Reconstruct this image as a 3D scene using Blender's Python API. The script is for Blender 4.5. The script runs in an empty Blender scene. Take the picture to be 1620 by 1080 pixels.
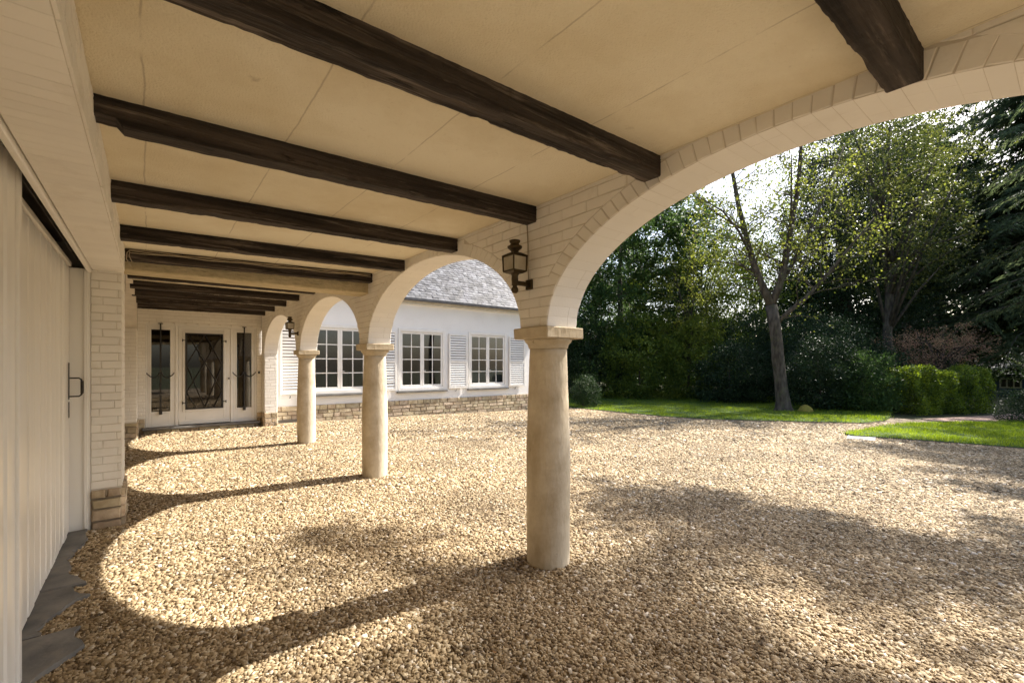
import bpy, math, random, bisect
import numpy as np
from mathutils import Vector, Matrix
random.seed(7); RNG = np.random.default_rng(11)
PI = math.pi
S = bpy.context.scene
COL = S.collection

# ------------------------------------------------------------------ camera
cam_d = bpy.data.cameras.new('camera'); cam = bpy.data.objects.new('camera', cam_d); COL.objects.link(cam)
cam.location = (0, 0, 1.5); cam.rotation_euler = (math.radians(90), 0, math.radians(-38.6))
cam_d.lens = 16.0; cam_d.sensor_width = 36; cam_d.shift_y = 37 / 1620
cam_d.clip_start = 0.05; cam_d.clip_end = 600
S.camera = cam
# ------------------------------------------------------------------ sky, sun, exposure
SUN_AZ, SUN_EL = math.radians(97), math.radians(42.3)
W = bpy.data.worlds.new('World'); S.world = W; W.use_nodes = True
wn = W.node_tree; bg = wn.nodes['Background']
sky = wn.nodes.new('ShaderNodeTexSky'); sky.sky_type = 'NISHITA'; sky.sun_disc = False
sky.sun_elevation = SUN_EL; sky.sun_rotation = SUN_AZ; sky.air_density = 1.0; sky.dust_density = 3.0; sky.ozone_density = 1.0
wn.links.new(sky.outputs[0], bg.inputs[0]); bg.inputs[1].default_value = 0.11
sd = Vector((math.cos(SUN_EL) * math.sin(SUN_AZ), math.cos(SUN_EL) * math.cos(SUN_AZ), math.sin(SUN_EL)))
sl = bpy.data.lights.new('sun', 'SUN'); sl.energy = 5.0; sl.angle = math.radians(0.55); sl.color = (1.0, 0.93, 0.84)
so = bpy.data.objects.new('sun', sl); COL.objects.link(so); so.location = (20, 0, 20)
so.rotation_euler = sd.to_track_quat('Z', 'Y').to_euler()
S.view_settings.view_transform = 'Standard'; S.view_settings.look = 'None'
S.view_settings.exposure = 1.48; S.view_settings.gamma = 1.0
S.render.engine = 'CYCLES'
S.cycles.max_bounces = 10; S.cycles.diffuse_bounces = 6; S.cycles.transparent_max_bounces = 12
S.cycles.use_denoising = True

# ------------------------------------------------------------------ materials
def mat(name, c1, c2=None, scale=4.0, rough=0.8, bump=0.0, bscale=60.0, bdist=0.004, island=0.0, spec=0.3, stretch=(1, 1, 1), c3=None, metallic=0.0, detail=5):
    m = bpy.data.materials.new(name); m.use_nodes = True
    t = m.node_tree; n = t.nodes; L = t.links; b = n['Principled BSDF']
    b.inputs['Roughness'].default_value = rough; b.inputs['Specular IOR Level'].default_value = spec
    b.inputs['Metallic'].default_value = metallic
    tc = n.new('ShaderNodeTexCoord'); mp = n.new('ShaderNodeMapping'); mp.inputs['Scale'].default_value = stretch
    L.new(tc.outputs['Object'], mp.inputs[0])
    nz = n.new('ShaderNodeTexNoise'); nz.inputs['Scale'].default_value = scale; nz.inputs['Detail'].default_value = detail
    L.new(mp.outputs[0], nz.inputs['Vector'])
    cr = n.new('ShaderNodeValToRGB'); e = cr.color_ramp.elements
    e[0].position = 0.35; e[1].position = 0.68
    e[0].color = (*c1, 1); e[1].color = (*(c2 or c1), 1)
    if c3:
        q = cr.color_ramp.elements.new(0.75); q.color = (*c3, 1)
    L.new(nz.outputs['Fac'], cr.inputs[0]); out = cr.outputs[0]
    if island:
        g = n.new('ShaderNodeNewGeometry'); hs = n.new('ShaderNodeHueSaturation')
        mr = n.new('ShaderNodeMapRange'); mr.inputs['To Min'].default_value = 1 - island; mr.inputs['To Max'].default_value = 1 + island
        L.new(g.outputs['Random Per Island'], mr.inputs[0]); L.new(mr.outputs[0], hs.inputs['Value'])
        mul = n.new('ShaderNodeMath'); mul.operation = 'MULTIPLY'; mul.inputs[1].default_value = 17.3
        fr = n.new('ShaderNodeMath'); fr.operation = 'FRACT'; L.new(g.outputs['Random Per Island'], mul.inputs[0]); L.new(mul.outputs[0], fr.inputs[0])
        mr2 = n.new('ShaderNodeMapRange'); mr2.inputs['To Min'].default_value = 0.5 - island * 0.05; mr2.inputs['To Max'].default_value = 0.5 + island * 0.05
        L.new(fr.outputs[0], mr2.inputs[0]); L.new(mr2.outputs[0], hs.inputs['Hue'])
        L.new(out, hs.inputs['Color']); out = hs.outputs[0]
    L.new(out, b.inputs['Base Color'])
    if bump:
        n2 = n.new('ShaderNodeTexNoise'); n2.inputs['Scale'].default_value = bscale; n2.inputs['Detail'].default_value = 6
        L.new(mp.outputs[0], n2.inputs['Vector'])
        bp = n.new('ShaderNodeBump'); bp.inputs['Strength'].default_value = bump; bp.inputs['Distance'].default_value = bdist
        L.new(n2.outputs['Fac'], bp.inputs['Height']); L.new(bp.outputs[0], b.inputs['Normal'])
    m['c_out'] = 0
    return m

def add_stains(m, color, scale=1.5, lo=0.55, hi=0.75, amount=0.6, stretch=(1, 1, 1), detail=8):
    t = m.node_tree; n = t.nodes; L = t.links; b = n['Principled BSDF']
    src = b.inputs['Base Color'].links[0].from_socket
    tc = n.new('ShaderNodeTexCoord'); mp = n.new('ShaderNodeMapping'); mp.inputs['Scale'].default_value = stretch
    mp.inputs['Location'].default_value = (3.1, 1.7, 5.2)
    L.new(tc.outputs['Object'], mp.inputs[0])
    nz = n.new('ShaderNodeTexNoise'); nz.inputs['Scale'].default_value = scale; nz.inputs['Detail'].default_value = detail; nz.inputs['Roughness'].default_value = 0.65
    L.new(mp.outputs[0], nz.inputs['Vector'])
    mr = n.new('ShaderNodeMapRange'); mr.inputs['From Min'].default_value = lo; mr.inputs['From Max'].default_value = hi; mr.inputs['To Max'].default_value = amount
    L.new(nz.outputs['Fac'], mr.inputs[0])
    mx = n.new('ShaderNodeMix'); mx.data_type = 'RGBA'; L.new(mr.outputs[0], mx.inputs[0]); L.new(src, mx.inputs[6]); mx.inputs[7].default_value = (*color, 1)
    L.new(mx.outputs[2], b.inputs['Base Color'])
    return m

M = {}
M['brick'] = add_stains(mat('painted_brick', (.78, .745, .69), (.82, .79, .735), 3, .75, .5, 45, .004, island=.03), (.50, .43, .33), 3.5, .58, .80, .4)
M['mortar'] = mat('painted_mortar', (.57, .52, .45), (.66, .61, .53), 5, .9, .5, 60, .003)
M['soffit'] = add_stains(mat('soffit_paint', (.79, .76, .71), (.82, .79, .74), 3, .75, .35, 50, .003, island=.015), (.5, .42, .32), 3, .62, .85, .3)
M['ceiling'] = add_stains(add_stains(mat('ceiling_plaster', (.78, .71, .545), (.83, .77, .62), 1.2, .9, 1.0, 120, .006), (.55, .44, .25), .9, .45, .75, .65), (.42, .33, .19), 55, .60, .76, .35)
add_stains(M['ceiling'], (.30, .22, .12), 6, .66, .76, .5)
M['wood'] = add_stains(mat('beam_wood', (.014, .010, .008), (.075, .058, .048), 4, .8, 1.0, 9, .03, stretch=(.25, 6, 6), detail=9), (.20, .165, .14), 6, .54, .68, .75, (.3, 5, 5))
add_stains(M['wood'], (.006, .004, .003), 5, .60, .66, .9, (.6, 3, 3))
M['column'] = add_stains(mat('column_stone', (.56, .48, .35), (.64, .57, .45), 2.5, .85, .8, 30, .007, stretch=(1, 1, .35)), (.34, .27, .18), 4.0, .50, .72, .6, (1, 1, .35))
add_stains(M['column'], (.20, .15, .10), 14, .66, .71, .8)
add_stains(M['column'], (.30, .22, .12), 1.4, .48, .62, .55)
add_stains(M['column'], (.72, .66, .55), 6, .60, .72, .5, (1, 1, .4))
M['stone'] = add_stains(mat('rubble_stone', (.36, .28, .18), (.55, .47, .34), 6, .9, .9, 25, .012, island=.28), (.2, .15, .09), 9, .55, .75, .5)
M['smortar'] = mat('stone_mortar', (.22, .17, .12), (.32, .26, .19), 10, .95, .8, 50, .006)
M['door'] = add_stains(mat('door_paint', (.79, .765, .72), (.82, .80, .76), 2, .28, .1, 20, .001, stretch=(1, 1, .2), spec=.5), (.45, .38, .3), 5, .62, .8, .3, (1, 1, .15))
M['white'] = add_stains(mat('white_woodwork', (.74, .72, .68), (.80, .78, .74), 3, .45, .1, 30, .001, spec=.4), (.5, .44, .36), 5, .60, .85, .35)
M['render'] = add_stains(mat('white_render', (.81, .795, .77), (.84, .825, .80), 1.5, .9, .3, 50, .003), (.62, .6, .56), 1.2, .5, .8, .4)
M['slab'] = add_stains(mat('bluestone', (.10, .10, .098), (.19, .18, .165), 5, .75, .6, 25, .006), (.25, .22, .18), 7, .55, .75, .5)
M['iron'] = mat('black_iron', (.012, .012, .013), (.03, .025, .02), 20, .55, .3, 60, .002, spec=.5)
M['bronze'] = mat('lamp_bronze', (.035, .027, .016), (.09, .065, .035), 12, .5, .3, 50, .002, metallic=.7)
M['rail'] = mat('dark_track', (.03, .028, .026), (.06, .055, .05), 8, .7)
M['dark'] = mat('dark_recess', (.05, .045, .04), (.08, .07, .06), 4, .9)
M['cable'] = mat('cable_sheath', (.35, .30, .22), (.45, .38, .28), 8, .6)
M['slate'] = add_stains(mat('roof_slate', (.055, .056, .064), (.14, .143, .155), 9, .6, .8, 30, .008, island=.5, spec=.4), (.03, .03, .032), 1.6, .48, .62, .8)
M['zinc'] = mat('gutter_zinc', (.06, .06, .065), (.10, .10, .105), 6, .5, metallic=.3)
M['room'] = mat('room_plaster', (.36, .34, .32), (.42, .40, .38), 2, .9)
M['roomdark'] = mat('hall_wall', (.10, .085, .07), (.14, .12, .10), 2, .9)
M['bark'] = add_stains(mat('bark', (.045, .036, .027), (.12, .10, .075), 9, .95, 1.0, 22, .03, stretch=(1, 1, .35)), (.10, .13, .03), 4, .55, .75, .5)
M['bluewall'] = mat('blue_boards', (.05, .085, .17), (.07, .11, .21), 5, .8)
M['slat_shade'] = mat('shutter_slat_shade', (.10, .075, .055), (.18, .14, .10), 9, .9)  # dark brown standing in for the shadow under the shutter slats
M['downstand'] = add_stains(mat('rough_downstand', (.50, .42, .27), (.60, .51, .34), 8, .95, 1.0, 35, .02, stretch=(.5, 1, 1)), (.36, .30, .18), 14, .45, .7, .6)
M['path'] = mat('path_gravel', (.24, .16, .125), (.34, .24, .19), 20, .95, .6, 80, .01)
M['cover'] = mat('concrete_cover', (.27, .28, .29), (.36, .37, .38), 8, .8, .3, 40, .003)
M['moss'] = mat('mossy_stump', (.22, .17, .03), (.30, .26, .05), 9, .95, .8, 40, .01)

def leafmat(name, c1, c2, trans=.35, tcol=None, rough=.5, nscale=.6, island=.25, spec=.3):
    m = bpy.data.materials.new(name); m.use_nodes = True
    t = m.node_tree; n = t.nodes; L = t.links; b = n['Principled BSDF']; o = n['Material Output']
    b.inputs['Roughness'].default_value = rough; b.inputs['Specular IOR Level'].default_value = spec
    tc = n.new('ShaderNodeTexCoord'); nz = n.new('ShaderNodeTexNoise'); nz.inputs['Scale'].default_value = nscale; nz.inputs['Detail'].default_value = 3
    L.new(tc.outputs['Object'], nz.inputs['Vector'])
    g = n.new('ShaderNodeNewGeometry')
    ad = n.new('ShaderNodeMath'); ad.operation = 'MULTIPLY_ADD'; ad.inputs[1].default_value = .5; L.new(g.outputs['Random Per Island'], ad.inputs[0])
    sb = n.new('ShaderNodeMath'); sb.operation = 'SUBTRACT'; sb.inputs[1].default_value = .25; L.new(nz.outputs['Fac'], sb.inputs[0]); L.new(sb.outputs[0], ad.inputs[2])
    cr = n.new('ShaderNodeValToRGB'); cr.color_ramp.elements[0].color = (*c1, 1); cr.color_ramp.elements[1].color = (*c2, 1)
    cr.color_ramp.elements[0].position = .25; cr.color_ramp.elements[1].position = .8
    L.new(ad.outputs[0], cr.inputs[0]); L.new(cr.outputs[0], b.inputs['Base Color'])
    tr = n.new('ShaderNodeBsdfTranslucent'); hs = n.new('ShaderNodeHueSaturation'); hs.inputs['Value'].default_value = 1.5; hs.inputs['Saturation'].default_value = 1.1; hs.inputs['Hue'].default_value = .485
    L.new(cr.outputs[0], hs.inputs['Color']); L.new(hs.outputs[0], tr.inputs[0])
    mx = n.new('ShaderNodeMixShader'); mx.inputs[0].default_value = trans
    L.new(b.outputs[0], mx.inputs[1]); L.new(tr.outputs[0], mx.inputs[2]); L.new(mx.outputs[0], o.inputs[0])
    return m
M['l_chest'] = leafmat('chestnut_leaf', (.028, .062, .018), (.095, .165, .045), .35, spec=.2)
M['l_flower'] = leafmat('chestnut_blossom', (.55, .52, .45), (.7, .68, .6), .2)
M['l_maple'] = leafmat('young_maple_leaf', (.07, .10, .02), (.20, .23, .05), .5)
M['l_olive'] = leafmat('olive_leaf', (.03, .05, .014), (.13, .15, .04), .4)
M['l_yellow'] = leafmat('spring_leaf', (.065, .11, .018), (.21, .27, .045), .45)
M['l_ever'] = leafmat('evergreen_leaf', (.014, .030, .012), (.048, .082, .03), .2, rough=.45, spec=.2)
M['l_rhodo'] = leafmat('rhododendron_leaf', (.012, .028, .011), (.045, .08, .03), .15, rough=.55, spec=.2)
M['l_conif'] = leafmat('conifer_needle', (.045, .07, .035), (.14, .18, .085), .4, spec=.1)
M['l_hedge'] = leafmat('hedge_leaf', (.035, .07, .012), (.24, .33, .04), .42, nscale=2.2)
M['l_red'] = leafmat('copper_leaf', (.24, .14, .10), (.42, .32, .18), .45)
M['l_grass'] = leafmat('grass_blade', (.10, .17, .015), (.27, .36, .05), .5, nscale=2.5)
M['l_box'] = leafmat('box_leaf', (.02, .045, .015), (.06, .11, .03), .2)

def glassmat(name, tint, refl=.06, rough=.02):
    m = bpy.data.materials.new(name); m.use_nodes = True
    t = m.node_tree; n = t.nodes; L = t.links; o = n['Material Output']; n.remove(n['Principled BSDF'])
    tr = n.new('ShaderNodeBsdfTransparent'); tr.inputs[0].default_value = (*tint, 1)
    gl = n.new('ShaderNodeBsdfGlossy'); gl.inputs['Roughness'].default_value = rough
    fr = n.new('ShaderNodeFresnel'); fr.inputs[0].default_value = 1.5
    ad = n.new('ShaderNodeMath'); ad.operation = 'ADD'; ad.inputs[1].default_value = refl; ad.use_clamp = True; L.new(fr.outputs[0], ad.inputs[0])
    nz = n.new('ShaderNodeTexNoise'); nz.inputs['Scale'].default_value = 1.3
    tc = n.new('ShaderNodeTexCoord'); L.new(tc.outputs['Object'], nz.inputs['Vector'])
    bp = n.new('ShaderNodeBump'); bp.inputs['Strength'].default_value = .02; bp.inputs['Distance'].default_value = .02; L.new(nz.outputs['Fac'], bp.inputs['Height']); L.new(bp.outputs[0], gl.inputs['Normal'])
    mx = n.new('ShaderNodeMixShader'); L.new(ad.outputs[0], mx.inputs[0]); L.new(tr.outputs[0], mx.inputs[1]); L.new(gl.outputs[0], mx.inputs[2]); L.new(mx.outputs[0], o.inputs[0])
    return m
M['glass'] = glassmat('window_glass', (.8, .8, .8), .03)
M['glassdark'] = glassmat('door_glass', (.45, .43, .4), .05)
M['lampglass'] = mat('lamp_glass', (.35, .31, .24), (.45, .41, .33), 10, .25, spec=.6)

# ------------------------------------------------------------------ helpers
class MB:
    def __init__(s): s.v = []; s.f = []; s.s = []
    def add(s, vs, fs, smooth=False):
        k = len(s.v); s.v += [tuple(p) for p in vs]; s.f += [tuple(i + k for i in f) for f in fs]; s.s += [smooth] * len(fs); return s
    def box(s, x0, x1, y0, y1, z0, z1, bv=0.0, jit=0.0):
        if bv <= 0:
            vs = [(x, y, z) for z in (z0, z1) for y in (y0, y1) for x in (x0, x1)]
            if jit: vs = [tuple(c + random.uniform(-jit, jit) for c in p) for p in vs]
            return s.add(vs, [(0, 2, 3, 1), (4, 5, 7, 6), (0, 1, 5, 4), (2, 6, 7, 3), (0, 4, 6, 2), (1, 3, 7, 5)])
        # chamfered box: 24 verts
        vs = []; idx = {}
        X = (x0, x1); Y = (y0, y1); Z = (z0, z1)
        for i in (0, 1):
            for j in (0, 1):
                for k in (0, 1):
                    sx, sy, sz = 1 - 2 * i, 1 - 2 * j, 1 - 2 * k
                    o = [random.uniform(-jit, jit) for _ in range(3)] if jit else (0, 0, 0)
                    p = (X[i] + o[0], Y[j] + o[1], Z[k] + o[2])
                    for a in range(3):
                        q = [p[0] + sx * bv, p[1] + sy * bv, p[2] + sz * bv]; q[a] = p[a]
                        idx[(i, j, k, a)] = len(vs); vs.append(tuple(q))
        F = []
        I = idx
        for v in (0, 1):
            f = [I[(v, 0, 0, 0)], I[(v, 1, 0, 0)], I[(v, 1, 1, 0)], I[(v, 0, 1, 0)]]; F.append(f if v else f[::-1])
            f = [I[(0, v, 0, 1)], I[(1, v, 0, 1)], I[(1, v, 1, 1)], I[(0, v, 1, 1)]]; F.append(f[::-1] if v else f)
            f = [I[(0, 0, v, 2)], I[(1, 0, v, 2)], I[(1, 1, v, 2)], I[(0, 1, v, 2)]]; F.append(f if v else f[::-1])
        for j in (0, 1):
            for k in (0, 1):
                F.append([I[(0, j, k, 1)], I[(1, j, k, 1)], I[(1, j, k, 2)], I[(0, j, k, 2)]])
                F.append([I[(j, 0, k, 0)], I[(j, 1, k, 0)], I[(j, 1, k, 2)], I[(j, 0, k, 2)]])
                F.append([I[(j, k, 0, 0)], I[(j, k, 1, 0)], I[(j, k, 1, 1)], I[(j, k, 0, 1)]])
                for i in (0, 1): F.append([I[(i, j, k, 0)], I[(i, j, k, 1)], I[(i, j, k, 2)]])
        return s.add(vs, F)
    def tube(s, pts, r, n=8, cap=True, smooth=True):
        pts = [Vector(p) for p in pts]; rr = r if isinstance(r, (list, tuple)) else [r] * len(pts)
        vs = []; up = None
        for i, p in enumerate(pts):
            d = (pts[min(i + 1, len(pts) - 1)] - pts[max(i - 1, 0)]).normalized()
            if up is None: up = Vector((0, 0, 1)) if abs(d.z) < .9 else Vector((1, 0, 0))
            a = d.cross(up)
            if a.length < 1e-4: a = d.cross(Vector((0, 1, 0)))
            a.normalize(); b = a.cross(d).normalized(); up = b
            for k in range(n):
                t = 2 * PI * k / n; vs.append(p + (a * math.cos(t) + b * math.sin(t)) * rr[i])
        fs = []
        for i in range(len(pts) - 1):
            for k in range(n):
                fs.append((i * n + k, (i + 1) * n + k, (i + 1) * n + (k + 1) % n, i * n + (k + 1) % n))
        s.add(vs, fs, smooth)
        if cap:
            k = len(s.v) - len(vs); m = len(pts) - 1
            s.f.append(tuple(k + i for i in range(n))); s.s.append(False)
            s.f.append(tuple(k + m * n + i for i in range(n))[::-1]); s.s.append(False)
        return s
    def lathe(s, prof, n=24, c=(0, 0), jit=0, sq=False):
        vs = []; fs = []
        for (r, z) in prof:
            for k in range(n):
                t = 2 * PI * k / n + (PI / n if n == 4 else 0); q = r * (1 + random.uniform(-jit, jit))
                vs.append((c[0] + q * math.cos(t), c[1] + q * math.sin(t), z))
        for i in range(len(prof) - 1):
            for k in range(n): fs.append((i * n + k, i * n + (k + 1) % n, (i + 1) * n + (k + 1) % n, (i + 1) * n + k))
        fs.append(tuple(range(n))[::-1]); m = (len(prof) - 1) * n; fs.append(tuple(m + i for i in range(n)))
        k0 = len(s.f); s.add(vs, fs, n > 8); s.s[-1] = s.s[-2] = False
        return s
    def frustum(s, quad, nrm, depth, inset):
        # quad: four points on the wall plane; raised plate with slanted sides
        q = [Vector(p) for p in quad]; c = sum(q, Vector()) / len(q); nv = Vector(nrm)
        top = []
        for p in q:
            d = c - p; l = d.length
            top.append(p + d * min(.4, inset / max(l, 1e-4)) + nv * (depth + random.uniform(-.25, .25) * depth))
        n = len(q)
        fs = [tuple(range(n, 2 * n))] + [(i, (i + 1) % n, n + (i + 1) % n, n + i) for i in range(n)]
        if (q[1] - q[0]).cross(q[2] - q[1]).dot(nv) < 0: fs = [f[::-1] for f in fs]
        return s.add(q + top, fs)
    def build(s, name, m, parent=None, origin=None):
        me = bpy.data.meshes.new(name)
        o0 = Vector(origin) if origin else Vector((0, 0, 0))
        me.from_pydata([tuple(Vector(p) - o0) for p in s.v], [], s.f)
        me.polygons.foreach_set('use_smooth', s.s); me.update()
        me.materials.append(M[m] if isinstance(m, str) else m)
        o = bpy.data.objects.new(name, me); COL.objects.link(o)
        if origin: o.location = o0
        if parent:
            o.parent = parent; pw = Vector((0, 0, 0)); q = parent
            while q: pw += Vector(q.location); q = q.parent
            o.location = o0 - pw
        return o
def tag(o, label=None, cat=None, group=None, kind=None):
    if label: o['label'] = label
    if cat: o['category'] = cat
    if group: o['group'] = group
    if kind: o['kind'] = kind
    elif cat: o['kind'] = 'thing'
    return o
def empty(name, loc, label, cat, group=None):
    o = bpy.data.objects.new(name, None); COL.objects.link(o); o.location = loc; o.empty_display_size = .2
    return tag(o, label, cat, group)
def copy_tree(o, parent=None):
    c = o.copy(); COL.objects.link(c)
    if parent: c.parent = parent
    for ch in [q for q in list(bpy.data.objects) if q.parent == o]: copy_tree(ch, c)
    return c
def quads(name, V, m, parent=None, nper=4, smooth=False, loc=None):
    V = np.asarray(V, dtype=np.float32).reshape(-1, 3); N = len(V) // nper
    me = bpy.data.meshes.new(name); me.vertices.add(len(V)); me.vertices.foreach_set('co', V.ravel())
    me.loops.add(len(V)); me.loops.foreach_set('vertex_index', np.arange(len(V), dtype=np.int32))
    me.polygons.add(N); me.polygons.foreach_set('loop_start', np.arange(N, dtype=np.int32) * nper)
    me.polygons.foreach_set('loop_total', np.full(N, nper, dtype=np.int32))
    me.update(calc_edges=True); me.materials.append(M[m] if isinstance(m, str) else m)
    o = bpy.data.objects.new(name, me); COL.objects.link(o)
    if loc is not None: o.location = loc
    if parent: o.parent = parent
    return o
def leaves(C, size, ratio=.55, flat=0.0, dirs=None):
    """rhombic leaves at C (N,3); returns (N*4,3)"""
    N = len(C); s = size * RNG.uniform(.6, 1.3, (N, 1))
    u = RNG.normal(size=(N, 3)) if dirs is None else dirs + RNG.normal(size=(N, 3)) * .25
    u[:, 2] *= (1 - flat); u /= np.linalg.norm(u, axis=1, keepdims=True) + 1e-9
    w = RNG.normal(size=(N, 3)); w[:, 2] *= (1 - flat); v = np.cross(u, w)
    if flat: v = np.cross(u, np.array([0, 0, 1.0]) + RNG.normal(size=(N, 3)) * (1 - flat))
    v /= np.linalg.norm(v, axis=1, keepdims=True) + 1e-9
    nrm = np.cross(u, v); bend = nrm * s * .12
    P = np.stack([C - u * s * .5 - bend, C + v * s * ratio * .5 + bend * .5, C + u * s * .5 - bend, C - v * s * ratio * .5 + bend * .5], 1)
    return P.reshape(-1, 3)
def sstep(a, b, x):
    t = max(0, min(1, (x - a) / (b - a))); return t * t * (3 - 2 * t)
def gz(x, y):
    return -.020 * max(0, min(x, 14) - 3) - .006 * max(0, min(y, 14) - 6) - 2.4 * sstep(36, 56, x)
def gzn(x, y):
    return -.020 * np.maximum(0, np.minimum(x, 14) - 3) - .006 * np.maximum(0, np.minimum(y, 14) - 6)

# ------------------------------------------------------------------ constants of the loggia
XI, XO = 2.24, 2.54          # arcade wall faces
CX = 2.39
CY = [-0.8651 - 3.415, -.865, 2.55, 5.965, 9.38]
ZS, AB, AA = 1.779, .81, 1.5575  # springing, rise, half span
YE = 13.0                    # entrance wall
YW = 13.4                    # wing wall
YB = -6.0                    # loggia's other end behind the camera
ZT = 3.0

# ------------------------------------------------------------------ ground
def gravel_mat(name, far):
    m = bpy.data.materials.new(name); m.use_nodes = True
    t = m.node_tree; n = t.nodes; L = t.links; b = n['Principled BSDF']; b.inputs['Roughness'].default_value = .85; b.inputs['Specular IOR Level'].default_value = .25
    tc = n.new('ShaderNodeTexCoord')
    vo = n.new('ShaderNodeTexVoronoi'); vo.inputs['Scale'].default_value = 42 if far else 60; L.new(tc.outputs['Object'], vo.inputs['Vector'])
    cr = n.new('ShaderNodeValToRGB'); e = cr.color_ramp.elements
    e[0].color = (.14, .10, .06, 1); e[1].color = (.44, .36, .25, 1)
    q = cr.color_ramp.elements.new(.5); q.color = (.30, .235, .155, 1)
    L.new(vo.outputs['Color'], cr.inputs[0])
    nz = n.new('ShaderNodeTexNoise'); nz.inputs['Scale'].default_value = .45; nz.inputs['Detail'].default_value = 6; L.new(tc.outputs['Object'], nz.inputs['Vector'])
    mr = n.new('ShaderNodeMapRange'); mr.inputs['From Min'].default_value = .35; mr.inputs['From Max'].default_value = .7; mr.inputs['To Min'].default_value = .72; mr.inputs['To Max'].default_value = 1.08; L.new(nz.outputs['Fac'], mr.inputs[0])
    hs = n.new('ShaderNodeHueSaturation'); L.new(mr.outputs[0], hs.inputs['Value']); L.new(cr.outputs[0], hs.inputs['Color']); L.new(hs.outputs[0], b.inputs['Base Color'])
    if not far: hs.inputs['Value'].default_value = .5
    bp = n.new('ShaderNodeBump'); bp.inputs['Strength'].default_value = 1; bp.inputs['Distance'].default_value = .02; bp.invert = True
    L.new(vo.outputs['Distance'], bp.inputs['Height']); L.new(bp.outputs[0], b.inputs['Normal'])
    return m
M['gravelfar'] = gravel_mat('gravel_bed', True)
M['earth'] = mat('woodland_earth', (.035, .04, .015), (.07, .07, .025), 3, .95, .8, 12, .03)
g = MB()
xs = [-300, -60, -8, -4, 0, 2, 3, 4, 6, 8, 11, 14, 17, 20, 25, 30, 36, 40, 44, 48, 52, 56, 70, 120, 400]; ys = [-300, -60, -20, -8, 0, 3, 6, 8, 10, 12, 14, 20, 30, 60, 120, 400]
g.add([(x, y, gz(x, y) - .02) for y in ys for x in xs], [(j * len(xs) + i, j * len(xs) + i + 1, (j + 1) * len(xs) + i + 1, (j + 1) * len(xs) + i) for j in range(len(ys) - 1) for i in range(len(xs) - 1)])
tag(g.build('ground', 'earth'), kind='structure')
def sheet(name, poly, dz, m, sub=None):
    # convex-ish polygon triangulated on a grid so that it follows gz
    import mathutils
    from mathutils.geometry import tessellate_polygon
    tris = tessellate_polygon([[Vector((x, y, 0)) for x, y in poly]])
    b = MB(); b.add([(x, y, gz(x, y) + dz) for x, y in poly], [tuple(t) for t in tris]); return b.build(name, m)
gy = MB(); gx = [-.9, 0, 2, 3, 4, 6, 8, 11, 14, 19]; gyy = [-9, -4, 0, 3, 6, 8, 10, 12, 14]
gy.add([(x, y, gz(x, y) - .004) for y in gyy for x in gx], [(j * len(gx) + i, j * len(gx) + i + 1, (j + 1) * len(gx) + i + 1, (j + 1) * len(gx) + i) for j in range(len(gyy) - 1) for i in range(len(gx) - 1)])
tag(gy.build('gravel_yard', 'gravelfar'), kind='structure')

def point_in(poly, x, y):
    inside = np.zeros(len(x), bool); n = len(poly)
    for i in range(n):
        x1, y1 = poly[i]; x2, y2 = poly[(i + 1) % n]
        c = ((y1 > y) != (y2 > y)) & (x < (x2 - x1) * (y - y1) / ((y2 - y1) + 1e-12) + x1); inside ^= c
    return inside
LAWN1 = [(13.3, 12.4), (13.2, 10.0), (13.2, 8.4), (13.6, 7.2), (14.9, 5.5), (16.2, 3.95), (17.2, 3.75), (19.0, 3.9), (22, 4.5), (26, 8), (26, 20), (14.5, 20)]
LAWN2 = [(12.95, 3.4), (13.1, 3.0), (13.5, 2.0), (13.8, .8), (13.9, -1.5), (13.7, -6), (25, -8), (25, -2.2), (20.2, 1.1), (19.1, 1.95), (17.6, 2.95), (15.9, 3.38), (14.4, 3.55), (13.3, 3.62)]
M['turf'] = mat('turf_soil', (.035, .07, .012), (.06, .11, .02), 6, .95, .8, 60, .02)
def ribbon(name, poly, m, dz):
    b = MB(); from mathutils.geometry import tessellate_polygon
    tr = tessellate_polygon([[Vector((x, y, 0)) for x, y in poly]])
    b.add([(x, y, gz(x, y) + dz) for x, y in poly], [tuple(t) for t in tr])
    n = len(poly); k = len(b.v); b.add([(x, y, gz(x, y) + dz) for x, y in poly] + [(x, y, gz(x, y) - .05) for x, y in poly], [(i, (i + 1) % n, n + (i + 1) % n, n + i) for i in range(n)])
    return tag(b.build(name, m), kind='structure')
ribbon('lawn', LAWN1, 'turf', .05); ribbon('lawn', LAWN2, 'turf', .05)
ribbon('path', [(18.6, 2.55), (19.4, 1.95), (20.3, 1.45), (22.5, .9), (26, -.2), (40, -3.2), (40, -.6), (26, 1.0), (22.8, 1.75), (20.8, 2.5), (19.2, 3.2)], 'path', .012)
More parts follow.
